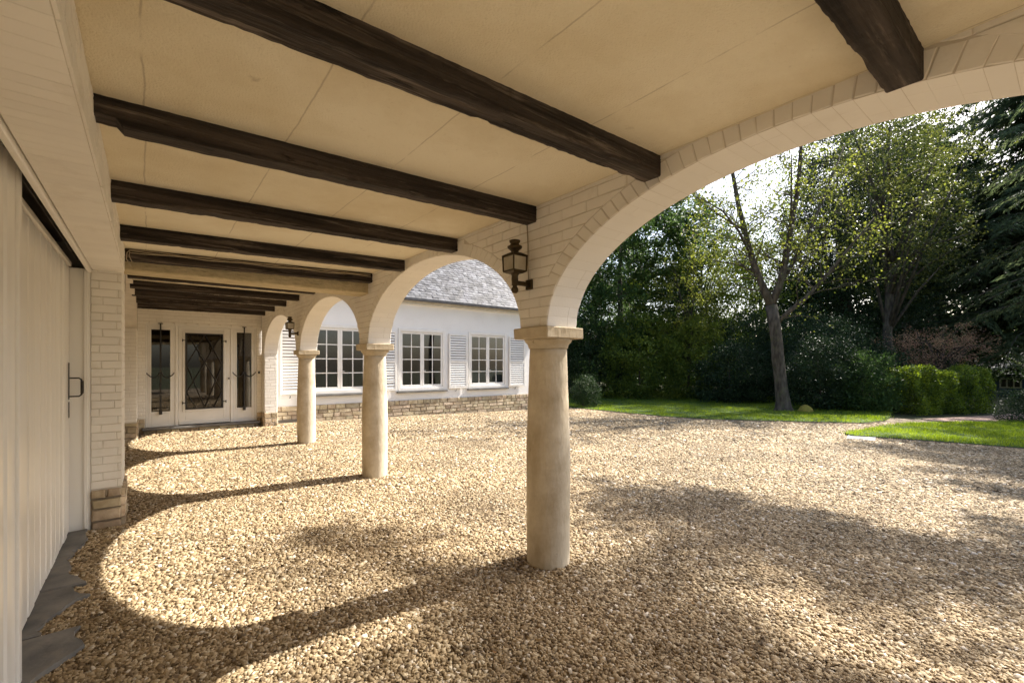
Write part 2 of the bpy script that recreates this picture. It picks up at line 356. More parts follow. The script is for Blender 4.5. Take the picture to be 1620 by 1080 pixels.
# grass blades
def grass(poly, n, label, y0, y1, x0, x1):
    x = RNG.uniform(x0, x1, n * 3); y = RNG.uniform(y0, y1, n * 3); k = point_in(poly, x, y); x = x[k][:n]; y = y[k][:n]; N = len(x)
    # clumpy height
    hgt = (.045 + .03 * np.sin(x * 3.1 + np.sin(y * 2.3)) * np.sin(y * 2.7)) * RNG.uniform(.6, 1.5, N) + .01
    x = x + RNG.normal(size=N) * .06; y = y + RNG.normal(size=N) * .06
    a = RNG.uniform(0, 2 * PI, N); w = RNG.uniform(.004, .009, N); lean = RNG.normal(size=(N, 2)) * .025
    z = gzn(x, y) + .048
    p0 = np.stack([x - np.cos(a) * w, y - np.sin(a) * w, z], 1); p1 = np.stack([x + np.cos(a) * w, y + np.sin(a) * w, z], 1)
    p2 = np.stack([x + lean[:, 0], y + lean[:, 1], z + hgt], 1)
    o = quads('grass', np.stack([p0, p1, p2], 1), 'l_grass', nper=3)
    return tag(o, label, 'grass', kind='stuff')
grass(LAWN1, 110000, 'sunlit green grass of the lawn beneath the forked maple tree', 3.2, 19, 13, 26)
grass(LAWN2, 90000, 'bright green grass of the nearer lawn beside the gravel', -6, 3.7, 12.9, 25)

# loose gravel, real stones near the camera
def stones(n_layers=((0.0, 3.0, .0125, .0092), (3.0, 5.5, .0150, .0108), (5.5, 9.5, .021, .0145), (9.5, 19, .034, .022))):
    allv = []
    fw = (math.sin(math.radians(38.6)), math.cos(math.radians(38.6)))
    for d0, d1, sp, r in n_layers:
        xs_ = np.arange(-.75, 17.2, sp); ys_ = np.arange(-2.2, 12.98, sp)
        X, Y = np.meshgrid(xs_, ys_); X = X.ravel(); Y = Y.ravel()
        d = X * fw[0] + Y * fw[1]; lat = X * fw[1] - Y * fw[0]
        k = (d >= d0) & (d < d1) & (np.abs(lat) < d * 1.19 + .5) & (X > -.62) 
        X = X[k]; Y = Y[k]
        k = ~((X < -.19) & (Y > 5.62) & (Y < 6.25)) & ~((X < -.12) & (Y > 11.95))
        k &= ~point_in(LAWN1, X, Y) & ~point_in(LAWN2, X, Y)
        for cy in CY: k &= (X - CX) ** 2 + (Y - cy) ** 2 > .166 ** 2
        X = X[k]; Y = Y[k]; N = len(X)
        X = X + RNG.uniform(-.6, .6, N) * sp; Y = Y + RNG.uniform(-.6, .6, N) * sp
        R = r * (.55 + RNG.gamma(2.2, .24, N)).clip(.5, 1.8)
        B = np.array([(-1, -.8, -.6), (1, -1, -.6), (.9, .9, -.6), (-.9, 1, -.6), (-.8, -.65, .55), (.65, -.8, .6), (.75, .6, .5), (-.6, .8, .6)])
        V = B[None] + RNG.uniform(-.33, .33, (N, 8, 3)); V *= R[:, None, None] * np.stack([RNG.uniform(.8, 1.3, N), RNG.uniform(.6, .95, N), RNG.uniform(.5, .85, N)], 1)[:, None]
        # random rotation about z with tilt
        a = RNG.uniform(0, 2 * PI, N); tx = RNG.normal(size=N) * .45; ca, sa = np.cos(a), np.sin(a); ct, st = np.cos(tx), np.sin(tx)
        y = V[..., 1] * ct[:, None] - V[..., 2] * st[:, None]; z = V[..., 1] * st[:, None] + V[..., 2] * ct[:, None]; x = V[..., 0]
        x2 = x * ca[:, None] - y * sa[:, None]; y2 = x * sa[:, None] + y * ca[:, None]
        und = .012 * np.sin(X * 2.1 + 1.3 * np.sin(Y * 1.7)) * np.sin(Y * 2.9 + X)
        Z = gzn(X, Y) + RNG.uniform(.000, .011, N) + und * .6
        allv.append(np.stack([x2 + X[:, None], y2 + Y[:, None], z + Z[:, None]], -1))
    V = np.concatenate(allv); N = len(V)
    F = np.array([(4, 5, 6, 7), (0, 1, 5, 4), (1, 2, 6, 5), (2, 3, 7, 6), (3, 0, 4, 7)])
    me = bpy.data.meshes.new('loose_gravel'); me.vertices.add(N * 8); me.vertices.foreach_set('co', V.astype(np.float32).ravel())
    idx = (F[None] + (np.arange(N) * 8)[:, None, None]).ravel().astype(np.int32)
    me.loops.add(len(idx)); me.loops.foreach_set('vertex_index', idx); P = N * 5
    me.polygons.add(P); me.polygons.foreach_set('loop_start', np.arange(P, dtype=np.int32) * 4); me.polygons.foreach_set('loop_total', np.full(P, 4, dtype=np.int32))
    me.update(calc_edges=True)
    m = bpy.data.materials.new('gravel_stone'); m.use_nodes = True
    t = m.node_tree; n = t.nodes; L = t.links; b = n['Principled BSDF']; b.inputs['Roughness'].default_value = .8; b.inputs['Specular IOR Level'].default_value = .3
    gg = n.new('ShaderNodeNewGeometry'); cr = n.new('ShaderNodeValToRGB'); e = cr.color_ramp.elements
    e[0].color = (.13, .09, .05, 1); e[1].color = (.64, .57, .47, 1)
    for p_, c_ in ((.10, (.15, .10, .05)), (.30, (.295, .215, .12)), (.7, (.39, .295, .17)), (.92, (.49, .40, .265))):
        q = cr.color_ramp.elements.new(p_); q.color = (*c_, 1)
    L.new(gg.outputs['Random Per Island'], cr.inputs[0])
    tc = n.new('ShaderNodeTexCoord'); nz = n.new('ShaderNodeTexNoise'); nz.inputs['Scale'].default_value = .9; nz.inputs['Detail'].default_value = 6; L.new(tc.outputs['Object'], nz.inputs['Vector'])
    mr = n.new('ShaderNodeMapRange'); mr.inputs['From Min'].default_value = .3; mr.inputs['From Max'].default_value = .7; mr.inputs['To Min'].default_value = .70; mr.inputs['To Max'].default_value = 1.14; L.new(nz.outputs['Fac'], mr.inputs[0])
    hs = n.new('ShaderNodeHueSaturation'); L.new(mr.outputs[0], hs.inputs['Value']); L.new(cr.outputs[0], hs.inputs['Color']); L.new(hs.outputs[0], b.inputs['Base Color'])
    me.materials.append(m)
    o = bpy.data.objects.new('loose_gravel', me); COL.objects.link(o)
    print('stones', N)
    return tag(o, 'loose pale yellow crushed stone gravel covering the yard', 'gravel', kind='stuff')
stones()

M['deadleaf'] = mat('dead_leaf', (.10, .055, .025), (.22, .13, .05), 9, .9, island=.3)
fx = RNG.uniform(-.2, 12, 420); fy = RNG.uniform(-.5, 12, 420)
fl = leaves(np.stack([fx, fy, gzn(fx, fy) + .022], 1), .032, .6, .93)
tag(quads('fallen_leaves', fl, 'deadleaf'), 'scattered small brown dead leaves on the gravel', 'leaves', kind='stuff')

# ------------------------------------------------------------------ brick skins
def brick_wall(mb, axis, plane, nsign, z0, z1, interval, ch=.075, bl=.225, gap=.006, depth=.006, jit=.0025, phase=0):
    """bricks on the plane axis=plane; interval(z)->[(u0,u1),...] gives the free stretches at height z"""
    nrm = (nsign, 0, 0) if axis == 'x' else (0, nsign, 0)
    P = (lambda u, z: (plane, u, z)) if axis == 'x' else (lambda u, z: (u, plane, z))
    i = 0; z = z0
    while z < z1 - .02:
        zb, zt = z + gap / 2, min(z + ch, z1) - gap / 2
        A, B = interval(zb), interval(zt)
        if len(A) == len(B):
            for (a0, a1), (b0, b1) in zip(A, B):
                lo, hi = min(a0, b0), max(a1, b1); off = ((i + phase) % 2) * bl * .5 + random.uniform(-.02, .02)
                k = math.floor((lo - off) / bl)
                while off + k * bl < hi:
                    u0 = off + k * bl + gap * .2; u1 = off + (k + 1) * bl - gap * .2; k += 1
                    if random.random() < .12:
                        pass
                    c = [(max(u0, a0), zb), (min(u1, a1), zb), (min(u1, b1), zt), (max(u0, b0), zt)]
                    wb, wt = c[1][0] - c[0][0], c[2][0] - c[3][0]
                    if wb < .012 and wt < .012: continue
                    if wb < .002: c[1] = (c[0][0] + .002, zb)
                    if wt < .002: c[2] = (c[3][0] + .002, zt)
                    mb.frustum([P(u + random.uniform(-jit, jit), zz + random.uniform(-jit, jit)) for u, zz in c], nrm, depth, .006)
        z += ch; i += 1
def stone_wall(mb, axis, plane, nsign, z0, z1, u0, u1, rows=4, depth=.018):
    nrm = (nsign, 0, 0) if axis == 'x' else (0, nsign, 0)
    P = (lambda u, z: (plane, u, z)) if axis == 'x' else (lambda u, z: (u, plane, z))
    hs = [random.uniform(.75, 1.25) for _ in range(rows)]; t = sum(hs); z = z0
    for h in hs:
        h = h / t * (z1 - z0); u = u0
        while u < u1 - .03:
            w = min(random.uniform(.14, .42) if u1 - u0 > 1 else random.uniform(.09, .19), u1 - u)
            if u1 - u - w < .08: w = u1 - u
            c = [(u + .007, z + .007), (u + w - .007, z + .007), (u + w - .007, z + h - .007), (u + .007, z + h - .007)]
            mb.frustum([P(a + random.uniform(-.006, .006), b + random.uniform(-.006, .006)) for a, b in c], nrm, depth, .012)
            u += w; 
        z += h

# ------------------------------------------------------------------ arcade wall
def ell(z, a, b, zs): 
    t = 1 - ((z - zs) / b) ** 2
    return a * math.sqrt(t) if t > 0 else 0
SP = [(CY[i] + CY[i + 1]) / 2 for i in range(len(CY) - 1)] + [(9.38 + 12.795) / 2]
arc = empty('arcade_wall', (XI, 2.55, 1.78), 'whitewashed brick arcade wall with four wide arches standing on the stone columns', 'arcade')
core = MB(); ymin, ymax = YB, YE - .05
NS = 40
def arch_core(mb, xa, xb, spans, a, b, zs, y0, y1, zt):
    prev = y0
    for yc in spans:
        # flat piece up to arch
        mb.add([(xa, prev, zs), (xa, yc - a, zs), (xa, yc - a, zt), (xa, prev, zt)], [(0, 3, 2, 1)])
        mb.add([(xb, prev, zs), (xb, yc - a, zs), (xb, yc - a, zt), (xb, prev, zt)], [(0, 1, 2, 3)])
        mb.add([(xa, prev, zs), (xb, prev, zs), (xb, yc - a, zs), (xa, yc - a, zs)], [(0, 1, 2, 3)])
        pts = [(yc - a * math.cos(PI * k / NS), zs + b * math.sin(PI * k / NS)) for k in range(NS + 1)]
        for (ya, za), (yb_, zb) in zip(pts, pts[1:]):
            mb.add([(xa, ya, za), (xa, yb_, zb), (xa, yb_, zt), (xa, ya, zt)], [(0, 3, 2, 1)])
            mb.add([(xb, ya, za), (xb, yb_, zb), (xb, yb_, zt), (xb, ya, zt)], [(0, 1, 2, 3)])
            mb.add([(xa, ya, za), (xb, ya, za), (xb, yb_, zb), (xa, yb_, zb)], [(0, 3, 2, 1)])
        prev = yc + a
    mb.add([(xa, prev, zs), (xa, y1, zs), (xa, y1, zt), (xa, prev, zt)], [(0, 3, 2, 1)])
    mb.add([(xb, prev, zs), (xb, y1, zs), (xb, y1, zt), (xb, prev, zt)], [(0, 1, 2, 3)])
    mb.add([(xa, prev, zs), (xb, prev, zs), (xb, y1, zs), (xa, y1, zs)], [(0, 1, 2, 3)])
    mb.add([(xa, y0, zt), (xb, y0, zt), (xb, y1, zt), (xa, y1, zt)], [(0, 1, 2, 3)])
arch_core(core, XI, XO, SP, AA, AB, ZS, ymin, ymax, ZT)
core.build('wall_core', 'mortar', arc)
sk = MB(); RT = .115; ZR = ZS + .30
def inter(z):
    big = z > ZR
    a, b = (AA + RT, AB + RT) if big else (AA, AB)
    w = ell(z, a, b, ZS) if z < ZS + b else 0
    r = []; prev = ymin
    for yc in SP:
        r.append((prev, yc - w + (0.004 if big else -.0))); prev = yc + w
    r.append((prev, ymax)); return r
brick_wall(sk, 'x', XI, -1, ZS, ZT, inter, ch=.072, gap=.007)
brick_wall(sk, 'x', XO, 1, ZS, ZT, inter, ch=.072, gap=.007)
sf = MB()
# pier faces are covered by the soffit plates; ring of headers
for yc in SP:
    sf = MB(); L_ = 0; N_ = 3000; pts = []
    for k in range(N_ + 1):
        t = PI * k / N_; pts.append((yc - AA * math.cos(t), ZS + AB * math.sin(t), t))
    acc = [0]
    for p, q in zip(pts, pts[1:]): acc.append(acc[-1] + math.hypot(q[0] - p[0], q[1] - p[1]))
    tot = acc[-1]; nb = int(tot / .074)
    def at(s):
        k = min(bisect.bisect_left(acc, s), N_); return pts[k][2]
    for q in range(nb):
        s0, s1 = tot * q / nb + .0025, tot * (q + 1) / nb - .0025; t0, t1 = at(s0), at(s1)
        E = lambda t, e: (yc - (AA + e) * math.cos(t), ZS + (AB + e) * math.sin(t))
        if (E(t0, 0)[1] + E(t1, 0)[1]) / 2 > ZR - .05:
            for pl, ns in ((XI, -1), (XO, 1)):
                quad = [(pl, *E(t0, .002)), (pl, *E(t1, .002)), (pl, *E(t1, RT - .006)), (pl, *E(t0, RT - .006))]
                quad = [(a, b + random.uniform(-.002, .002), c + random.uniform(-.002, .002)) for a, b, c in quad]
                sk.frustum(quad, (ns, 0, 0), .0045, .005)
        # soffit course
        tm = (t0 + t1) / 2; nv = Vector((0, (AB) * math.cos(tm), -AA * math.sin(tm))).normalized()
        xs0 = XI + .001; sp = random.choice([XI + .1, XI + .2, None, None])
        for xa, xb in (((XI + .001, XO - .001),) if sp is None else ((XI + .001, sp - .0006), (sp + .0006, XO - .001))):
            t0_, t1_ = at(s0 - .0021), at(s1 + .0021)
            sf.frustum([(xa, *E(t0_, 0)), (xb, *E(t0_, 0)), (xb, *E(t1_, 0)), (xa, *E(t1_, 0))], nv, .0012, .0015)
    sf.build('arch_soffit', 'soffit', arc)
sk.build('brickwork', 'brick', arc); 


def make_column():
    r = empty('column', (CX, CY[2], 0), 'nearest weathered cream stone column with brown stains, standing alone in the gravel', 'column', 'stone columns carrying the arcade')
    prof = []
    for k in range(34):
        z = -.06 + 1.69 * k / 33; t = max(0, z) / 1.63
        rad = .163 + .004 * math.sin(PI * min(1, t * 1.25)) - .022 * max(0, (t - .5) / .5) ** 1.3
        prof.append((rad, z))
    b = MB(); b.lathe(prof, 40, (CX, CY[2]), .006); b.build('shaft', 'column', r)
    b = MB(); b.lathe([(.146, 1.622), (.151, 1.632), (.152, 1.640), (.158, 1.655), (.172, 1.668), (.181, 1.682), (.183, 1.694)], 36, (CX, CY[2]), .006); b.build('echinus', 'column', r)
    b = MB(); b.box(CX - .19, CX + .19, CY[2] - .19, CY[2] + .19, 1.694, ZS, .007, .003); b.build('abacus', 'column', r)
    return r
col0 = make_column()
LB = ['column behind the viewpoint carrying the nearest arch', None, 'middle column of the three visible, with a broad sunlit strip down its right side', 'farthest and slimmest looking column of the row, in front of the slatted shutter']
for cy, lb in ((CY[1], LB[0]), (CY[3], LB[2]), (CY[4], LB[3]), (CY[0], 'last column of the row, far behind the viewpoint')):
    c = copy_tree(col0); c.location = (CX, cy, 0); c['label'] = lb
# keep only columns the photograph can show
for o in [q for q in bpy.data.objects if q.parent is None and q.name.startswith('column') and q.get('label', '').find('behind the viewpoint') >= 0]:
    o['label'] = o['label']

# ------------------------------------------------------------------ ceiling
M['ceil'] = M['ceiling']
t = M['ceil'].node_tree; n = t.nodes; L = t.links; b = n['Principled BSDF']
# thin wavering board joints along y
tc = n.new('ShaderNodeTexCoord'); sx = n.new('ShaderNodeSeparateXYZ'); nz = n.new('ShaderNodeTexNoise'); nz.inputs['Scale'].default_value = 2.5; nz.inputs['Detail'].default_value = 6
L.new(tc.outputs['Object'], sx.inputs[0]); L.new(tc.outputs['Object'], nz.inputs['Vector'])
ma = n.new('ShaderNodeMath'); ma.operation = 'MULTIPLY_ADD'; ma.inputs[1].default_value = .035; L.new(nz.outputs['Fac'], ma.inputs[0]); L.new(sx.outputs[0], ma.inputs[2])
pp = n.new('ShaderNodeMath'); pp.operation = 'PINGPONG'; pp.inputs[1].default_value = .28; L.new(ma.outputs[0], pp.inputs[0])
lt = n.new('ShaderNodeMapRange'); lt.inputs['From Min'].default_value = .0015; lt.inputs['From Max'].default_value = .005; lt.inputs['To Min'].default_value = .38; lt.inputs['To Max'].default_value = 0; L.new(pp.outputs[0], lt.inputs[0])
n3 = n.new('ShaderNodeTexNoise'); n3.inputs['Scale'].default_value = 4; n3.inputs['Detail'].default_value = 4; L.new(tc.outputs['Object'], n3.inputs['Vector'])
m3 = n.new('ShaderNodeMapRange'); m3.inputs['From Min'].default_value = .36; m3.inputs['From Max'].default_value = .5; L.new(n3.outputs['Fac'], m3.inputs[0])
mm = n.new('ShaderNodeMath'); mm.operation = 'MULTIPLY'; L.new(lt.outputs[0], mm.inputs[0]); L.new(m3.outputs[0], mm.inputs[1])
src = b.inputs['Base Color'].links[0].from_socket
mx = n.new('ShaderNodeMix'); mx.data_type = 'RGBA'; L.new(mm.outputs[0], mx.inputs[0]); L.new(src, mx.inputs[6]); mx.inputs[7].default_value = (.2, .13, .06, 1); L.new(mx.outputs[2], b.inputs['Base Color'])
XL = -.18
def ceil_z(x): return 2.605 + (x - XL) * .026
c = MB()
c.add([(-.30, YB, ceil_z(-.30)), (XI + .02, YB, ceil_z(XI + .02)), (XI + .02, 6.0, ceil_z(XI + .02)), (-.30, 6.0, ceil_z(-.30)),
       (-.30, YB, ZT - .1), (XI + .02, YB, ZT - .1), (XI + .02, 6.0, ZT - .1), (-.30, 6.0, ZT - .1)], [(0, 3, 2, 1), (4, 5, 6, 7), (0, 1, 5, 4), (1, 2, 6, 5), (2, 3, 7, 6), (3, 0, 4, 7)])
c.box(-.55, XI + .02, 6.004, YE, 2.83, ZT - .1)
tag(c.build('ceiling', 'ceil'), kind='structure')
bd = MB(); bd.box(-.28, XI + .012, 5.80, 6.13, 2.425, 2.62, .012, .004)
tag(bd.build('concrete_beam', 'downstand'), 'thick cream plastered downstand beam crossing the ceiling above the middle column', 'beam')

def beam(y, zl, zr, label, hgt=.12, w=.112, notch=False):
    mb = MB(); N = 96; x0, x1 = XL - .03, XI - .002; chip = [(random.uniform(.1, .95), random.uniform(.005, .02), random.uniform(.004, .013), random.random() < .5) for _ in range(7)]
    if zl > 2.65: x0 = XL - .05
    rows = []
    for i in range(N + 1):
        x = x0 + (x1 - x0) * i / N; z = zl + (zr - zl) * i / N
        lo = .0012 * math.sin(i * .7 + y * 5) + random.uniform(-.0012, .0012)
        u_ = i / N; e = random.uniform(.002, .007); e1 = e + sum(dp_ for c_, w_, dp_, q_ in chip if q_ and abs(u_ - c_) < w_); e2 = e + sum(dp_ for c_, w_, dp_, q_ in chip if not q_ and abs(u_ - c_) < w_)
        nb = .03 if (notch and u_ < .05) else 0
        ya, yb_ = y + random.uniform(-.0015, .0015), y + w + random.uniform(-.0015, .0015)
        rows += [(x, ya, z + hgt), (x, ya, z + lo + e1 + nb), (x, ya + e1, z + lo + nb), (x, yb_ - e2, z + lo + nb), (x, yb_, z + lo + e2 + nb), (x, yb_, z + hgt)]
    fs = []
    for i in range(N):
        for k in range(5): a = i * 6 + k; fs.append((a, a + 1, a + 7, a + 6))
    fs.append((0, 5, 4, 3, 2, 1)); q = N * 6; fs.append(tuple(q + k for k in range(6)))
    mb.add(rows, fs)
    o = mb.build('ceiling_beam', 'wood'); return tag(o, label, 'beam', 'dark wooden ceiling beams')
BL = [(.365, 'dark wooden ceiling beam at top right ending high on the nearest arch'),
      (1.47, 'long dark wooden ceiling beam crossing from the top edge down to the nearest arch'),
      (2.51, 'dark wooden ceiling beam ending just above the near wall lantern, notched at its left end'),
      (3.61, 'dark wooden ceiling beam just beyond the notched one, ending over the middle arch'),
      (4.72, 'thin looking dark wooden ceiling beam just before the one carrying cables')]
for i, (y, lb) in enumerate(BL): beam(y, 2.497, 2.553, lb, notch=(i == 2))
beam(5.66, 2.50, 2.553, 'dark wooden ceiling beam with loose cables along its top, against the plastered beam')
beam(6.15, 2.52, 2.56, 'dark beam hugging the far side of the plastered beam', .15, .10)
for y, lb in ((7.15, 'dark ceiling beam just beyond the plastered beam, almost hidden by it'), (8.2, 'second dark ceiling beam beyond the plastered beam, almost hidden'), (9.27, 'nearest and longest of the four stacked looking dark beams before the entrance door'), (10.3, 'second of the four stacked looking dark beams before the entrance door'),
              (11.42, 'third of the four stacked looking dark beams before the entrance door'), (12.5, 'farthest dark ceiling beam, right above the entrance door wall')):
    beam(y, 2.71, 2.72, lb, .125, .13)
for q in range(3):
    mb = MB(); pts = []
    for i in range(24):
        x = XL + .04 + (XI - XL - .08) * i / 23
        z = 2.60 + .055 * (i / 23) - .02 * q * 0.6 + .006 * math.sin(i * 1.1 + q * 2) - .010
        pts.append((x, 5.640 - .006 * q, z))
    if q == 0: pts = [(XL + .05, 5.66, 2.44), (XL + .015, 5.63, 2.50), (XL + .02, 5.63, 2.56)] + pts
    if q == 1: pts = [(XL + .06, 5.63, 2.47), (XL + .035, 5.625, 2.53)] + pts
    mb.tube(pts, .0045, 6)
    tag(mb.build('cable', 'cable'), ['grey cable running along the beam, looping down at its left end', 'middle of the three loose cables strung on the beam', 'lowest of the three loose cables strung on the beam'][q], 'cable', 'cables strung along the ceiling beam')

# ------------------------------------------------------------------ left wall with garage opening
gw = empty('garage_wall', (-.3, 5.8, 0), 'painted brick garage wall on the left with a broad lintel and a brick pier', 'wall')
b = MB()
b.box(-.40, XL - .004, YB, 5.602, 2.364, ZT - .1)             # lintel
b.box(-.41, XL - .02, 5.604, 6.2, .30, ZT - .12)       # pier
# far arched recess between the pier and the entrance wall
arch_core(b, -.5, XL - .01, [9.1], 2.9, .52, 2.25, 6.203, 12.99, ZT - .1)
b.box(-.5, XL - .015, 12.0, 12.985, .30, 2.252)
b.box(-.95, -.80, 6.2, 12.99, -.2, ZT - .1)
b.build('wall_core', 'mortar', gw)
sk = MB()
brick_wall(sk, 'y', 5.604, -1, .37, 2.364, lambda z: [(-.408, XL - .013)], ch=.073, bl=.23)
brick_wall(sk, 'x', XL - .02, 1, .37, 2.60, lambda z: [(5.60, 6.2)], ch=.073, bl=.23)
fk = MB(); brick_wall(fk, 'y', 12.0, -1, .34, 2.25, lambda z: [(-.5, XL - .015)], ch=.073, bl=.2)
brick_wall(fk, 'x', XL - .015, 1, .34, 2.25, lambda z: [(12.0, 12.98)], ch=.073, bl=.23)
brick_wall(sk, 'x', XL - .004, 1, 2.368, 2.60, lambda z: [(YB, 5.6)], ch=.07, bl=.23, depth=.008, jit=.004)
# brick soffit of the lintel
y = YB
while y < 5.56:
    sk.frustum([(-.398, y, 2.363), (XL - .005, y, 2.363), (XL - .005, y + .071, 2.363), (-.398, y + .071, 2.363)], (0, 0, -1), .0012, .003); y += .073
sk.build('brickwork', 'brick', gw); fk.build('brickwork', 'brick', gw)
st = MB()
stone_wall(st, 'y', 5.600, -1, -.03, .365, -.41, XL - .012, 4, .028)
stone_wall(st, 'x', XL - .02, 1, -.03, .365, 5.585, 6.2, 4, .028)
st.build('stone_base', 'stone', gw); st = MB(); stone_wall(st, 'y', 12.0, -1, -.1, .33, -.5, XL, 4, .02); stone_wall(st, 'x', XL - .015, 1, -.1, .33, 11.99, 12.98, 4, .02)
st.build('stone_base', 'stone', gw)
sb = MB(); sb.box(-.41, XL - .022, 5.606, 6.2, -.05, .30); sb.build('base_core', 'smortar', gw); sb = MB(); sb.box(-.5, XL - .018, 12.003, 12.98, -.1, .30); sb.build('base_core', 'smortar', gw)
# garage body behind the wall
gb = MB()
gb.box(-6.2, -6.0, YB, 13, -.2, 2.9); gb.box(-6.0, -.41, 5.75, 5.95, -.2, 2.9); gb.box(-6, .0, YB - .2, YB, -.2, 2.9); gb.box(-6.0, -.75, YB, 5.7, 2.62, 2.7)
gb.build('garage_shell', 'room', gw)
jb = MB(); jb.box(-.60, -.412, 5.60, 5.68, 0, 2.366, .004); jb.box(-.455, -.430, 5.585, 5.604, 0, 2.366, .003); jb.build('jamb', 'door', gw)
tr = MB(); tr.box(-.432, -.404, YB, 5.598, 2.335, 2.46, .004); tr.build('lintel_trim', 'door', gw)
rc = MB(); rc.box(-.78, -.76, YB, 5.6, 2.35, 2.62); rc.box(-.76, -.43, YB, 5.598, 2.58, 2.61); rc.build('track_recess', 'dark', gw)
rl = MB(); rl.box(-.510, -.470, YB, 5.59, 2.47, 2.50); rl.box(-.500, -.494, YB, 5.59, 2.43, 2.47)
for k in range(16): rl.box(-.515, -.44, YB + .7 * k + .2, YB + .7 * k + .23, 2.50, 2.515)
rl.build('door_track', 'rail', gw)

def board_door(x, y0, y1, z0, z1, bw, label):
    mb = MB(); y = y1
    while y > y0 + .01:
        a = max(y - bw, y0); mb.box(x - .035, x + random.uniform(-.004, .003), a + .011, y - .011, z0, z1, .012); y -= bw
    mb.box(x - .045, x - .030, y0, y1, z0 + .01, z1 - .01)
    r = mb.build('garage_door', 'door', gw); r['label'] = label; return r
d1 = board_door(-.545, 3.02, 5.592, .03, 2.37, .2, 'far boarded door leaf with the black handle')
rb = MB(); rb.box(-.585, -.535, 3.02, 5.592, 2.372, 2.41, .004); rb.build('top_rail', 'white', d1)
d2 = board_door(-.478, -2.6, 3.06, .03, 2.44, .2, 'near overlapping door leaf at the left edge')
sb2 = MB(); sb2.box(-.50, -.462, 3.03, 3.09, .02, 2.445, .006); sb2.build('edge_strip', 'door', d2)
# handle
hd = MB(); hd.box(-.545, -.538, 5.478, 5.502, 1.20, 1.52, .003); hd.box(-.545, -.538, 5.482, 5.498, 1.04, 1.18, .003); hp = hd.build('handle_plate', 'iron', d1)
hm = MB(); hm.tube([(-.54, 5.49, 1.385), (-.478, 5.49, 1.385), (-.462, 5.49, 1.37), (-.458, 5.49, 1.34), (-.458, 5.49, 1.27), (-.462, 5.49, 1.24), (-.478, 5.49, 1.225), (-.54, 5.49, 1.225)], [.006, .006, .007, .009, .009, .007, .006, .006], 8); hm.tube([(-.458, 5.49, 1.36), (-.458, 5.49, 1.25)], .011, 8); hm.build('handle', 'iron', d1)
# bluestone slabs along the threshold, broken edges
def flat_slab(poly, z, th, label):
    mb = MB(); n_ = len(poly); vs = [(x, y, z + random.uniform(-.003, .003)) for x, y in poly]; cx = sum(p[0] for p in poly) / n_; cy = sum(p[1] for p in poly) / n_
    top = [(x + (cx - x) * .03, y + (cy - y) * .03, zz + .008) for x, y, zz in vs]
    mb.add([(x, y, z - th) for x, y in poly] + vs + top, [tuple(range(2 * n_, 3 * n_))] + [(i, (i + 1) % n_, n_ + (i + 1) % n_, n_ + i) for i in range(n_)] + [(n_ + i, n_ + (i + 1) % n_, 2 * n_ + (i + 1) % n_, 2 * n_ + i) for i in range(n_)])
    return tag(mb.build('threshold_slab', 'slab'), label, 'slab', 'broken bluestone slabs along the garage door')
def rag(y0, y1, xr, seed):
    random.seed(seed); pr = [(-.56, y0), (xr[0], y0)]
    k = len(xr); 
    for i in range(1, 3 * k): 
        t = i / (3 * k); f = t * (k - 1); j = int(f); x = -.035 + xr[j] + (xr[min(j + 1, k - 1)] - xr[j]) * (f - j)
        pr.append((x + random.uniform(-.018, .018), y0 + (y1 - y0) * t))
    pr += [(xr[-1], y1), (-.56, y1)]; return pr
flat_slab(rag(4.9, 5.58, [-.45, -.36, -.43], 1), .022, .05, 'farthest grey stone slab at the garage door foot, by the jamb')
flat_slab(rag(4.22, 4.885, [-.33, -.41, -.46], 2), .022, .05, 'second grey stone slab from the far end, its ragged edge in the gravel')
flat_slab(rag(3.55, 4.205, [-.46, -.41, -.27, -.40], 3), .024, .05, 'grey stone slab bulging into the gravel halfway along the garage door')
flat_slab(rag(2.80, 3.535, [-.44, -.38, -.24, -.30], 4), .024, .05, 'grey stone slab below the bulging one, beside the near door leaf')
flat_slab(rag(1.2, 2.785, [-.36, -.43, -.30, -.36, -.44], 5), .020, .05, 'nearest grey stone slab in the bottom left corner')
random.seed(21)
# roof over the loggia and garage
lr = empty('loggia_roof', (-.5, 3, 2.9), 'slate roof over the arcade, unseen above the ceiling', 'roof')
mb = MB(); mb.add([(2.85, YB - .4, 2.92), (2.85, 13.3, 2.92), (-2.2, 13.3, 6.2), (-2.2, YB - .4, 6.2), (-7, YB - .4, 2.92), (-7, 13.3, 2.92)], [(0, 1, 2, 3), (3, 2, 5, 4), (0, 3, 4), (1, 5, 2), (0, 4, 5, 1)]); mb.build('roof_slope', 'slate', lr)

# ------------------------------------------------------------------ entrance wall
ew = empty('entrance_wall', (1, YE, 0), 'painted brick end wall of the arcade around the entrance door', 'wall')
b = MB()
b.box(-.5, -.06, YE, YE + .3, -.2, 2.9); b.box(2.13, 2.60, YE, YE + .3, -.2, 3.4); b.box(-.5, 2.13, YE + .001, YE + .3, 2.455, 2.9)
b.box(XI + .01, XO - .01, 12.66, YE + .001, -.2, ZS + .01)
b.build('wall_core', 'mortar', ew)
sk = MB()
brick_wall(sk, 'y', YE, -1, .30, 2.86, lambda z: [(-.25, -.06)] if z < 2.45 else [(-.25, XI)], ch=.075)
brick_wall(sk, 'y', YE, -1, .30, ZS, lambda z: [(2.13, XI)], ch=.075); 
brick_wall(sk, 'y', YE, -1, ZS, 2.455, lambda z: [(2.13, XI)], ch=.075)
brick_wall(sk, 'y', 12.66, -1, .30, ZS, lambda z: [(XI + .01, XO - .01)], ch=.075)
brick_wall(sk, 'x', XI + .01, -1, .30, ZS, lambda z: [(12.66, YE)], ch=.075)
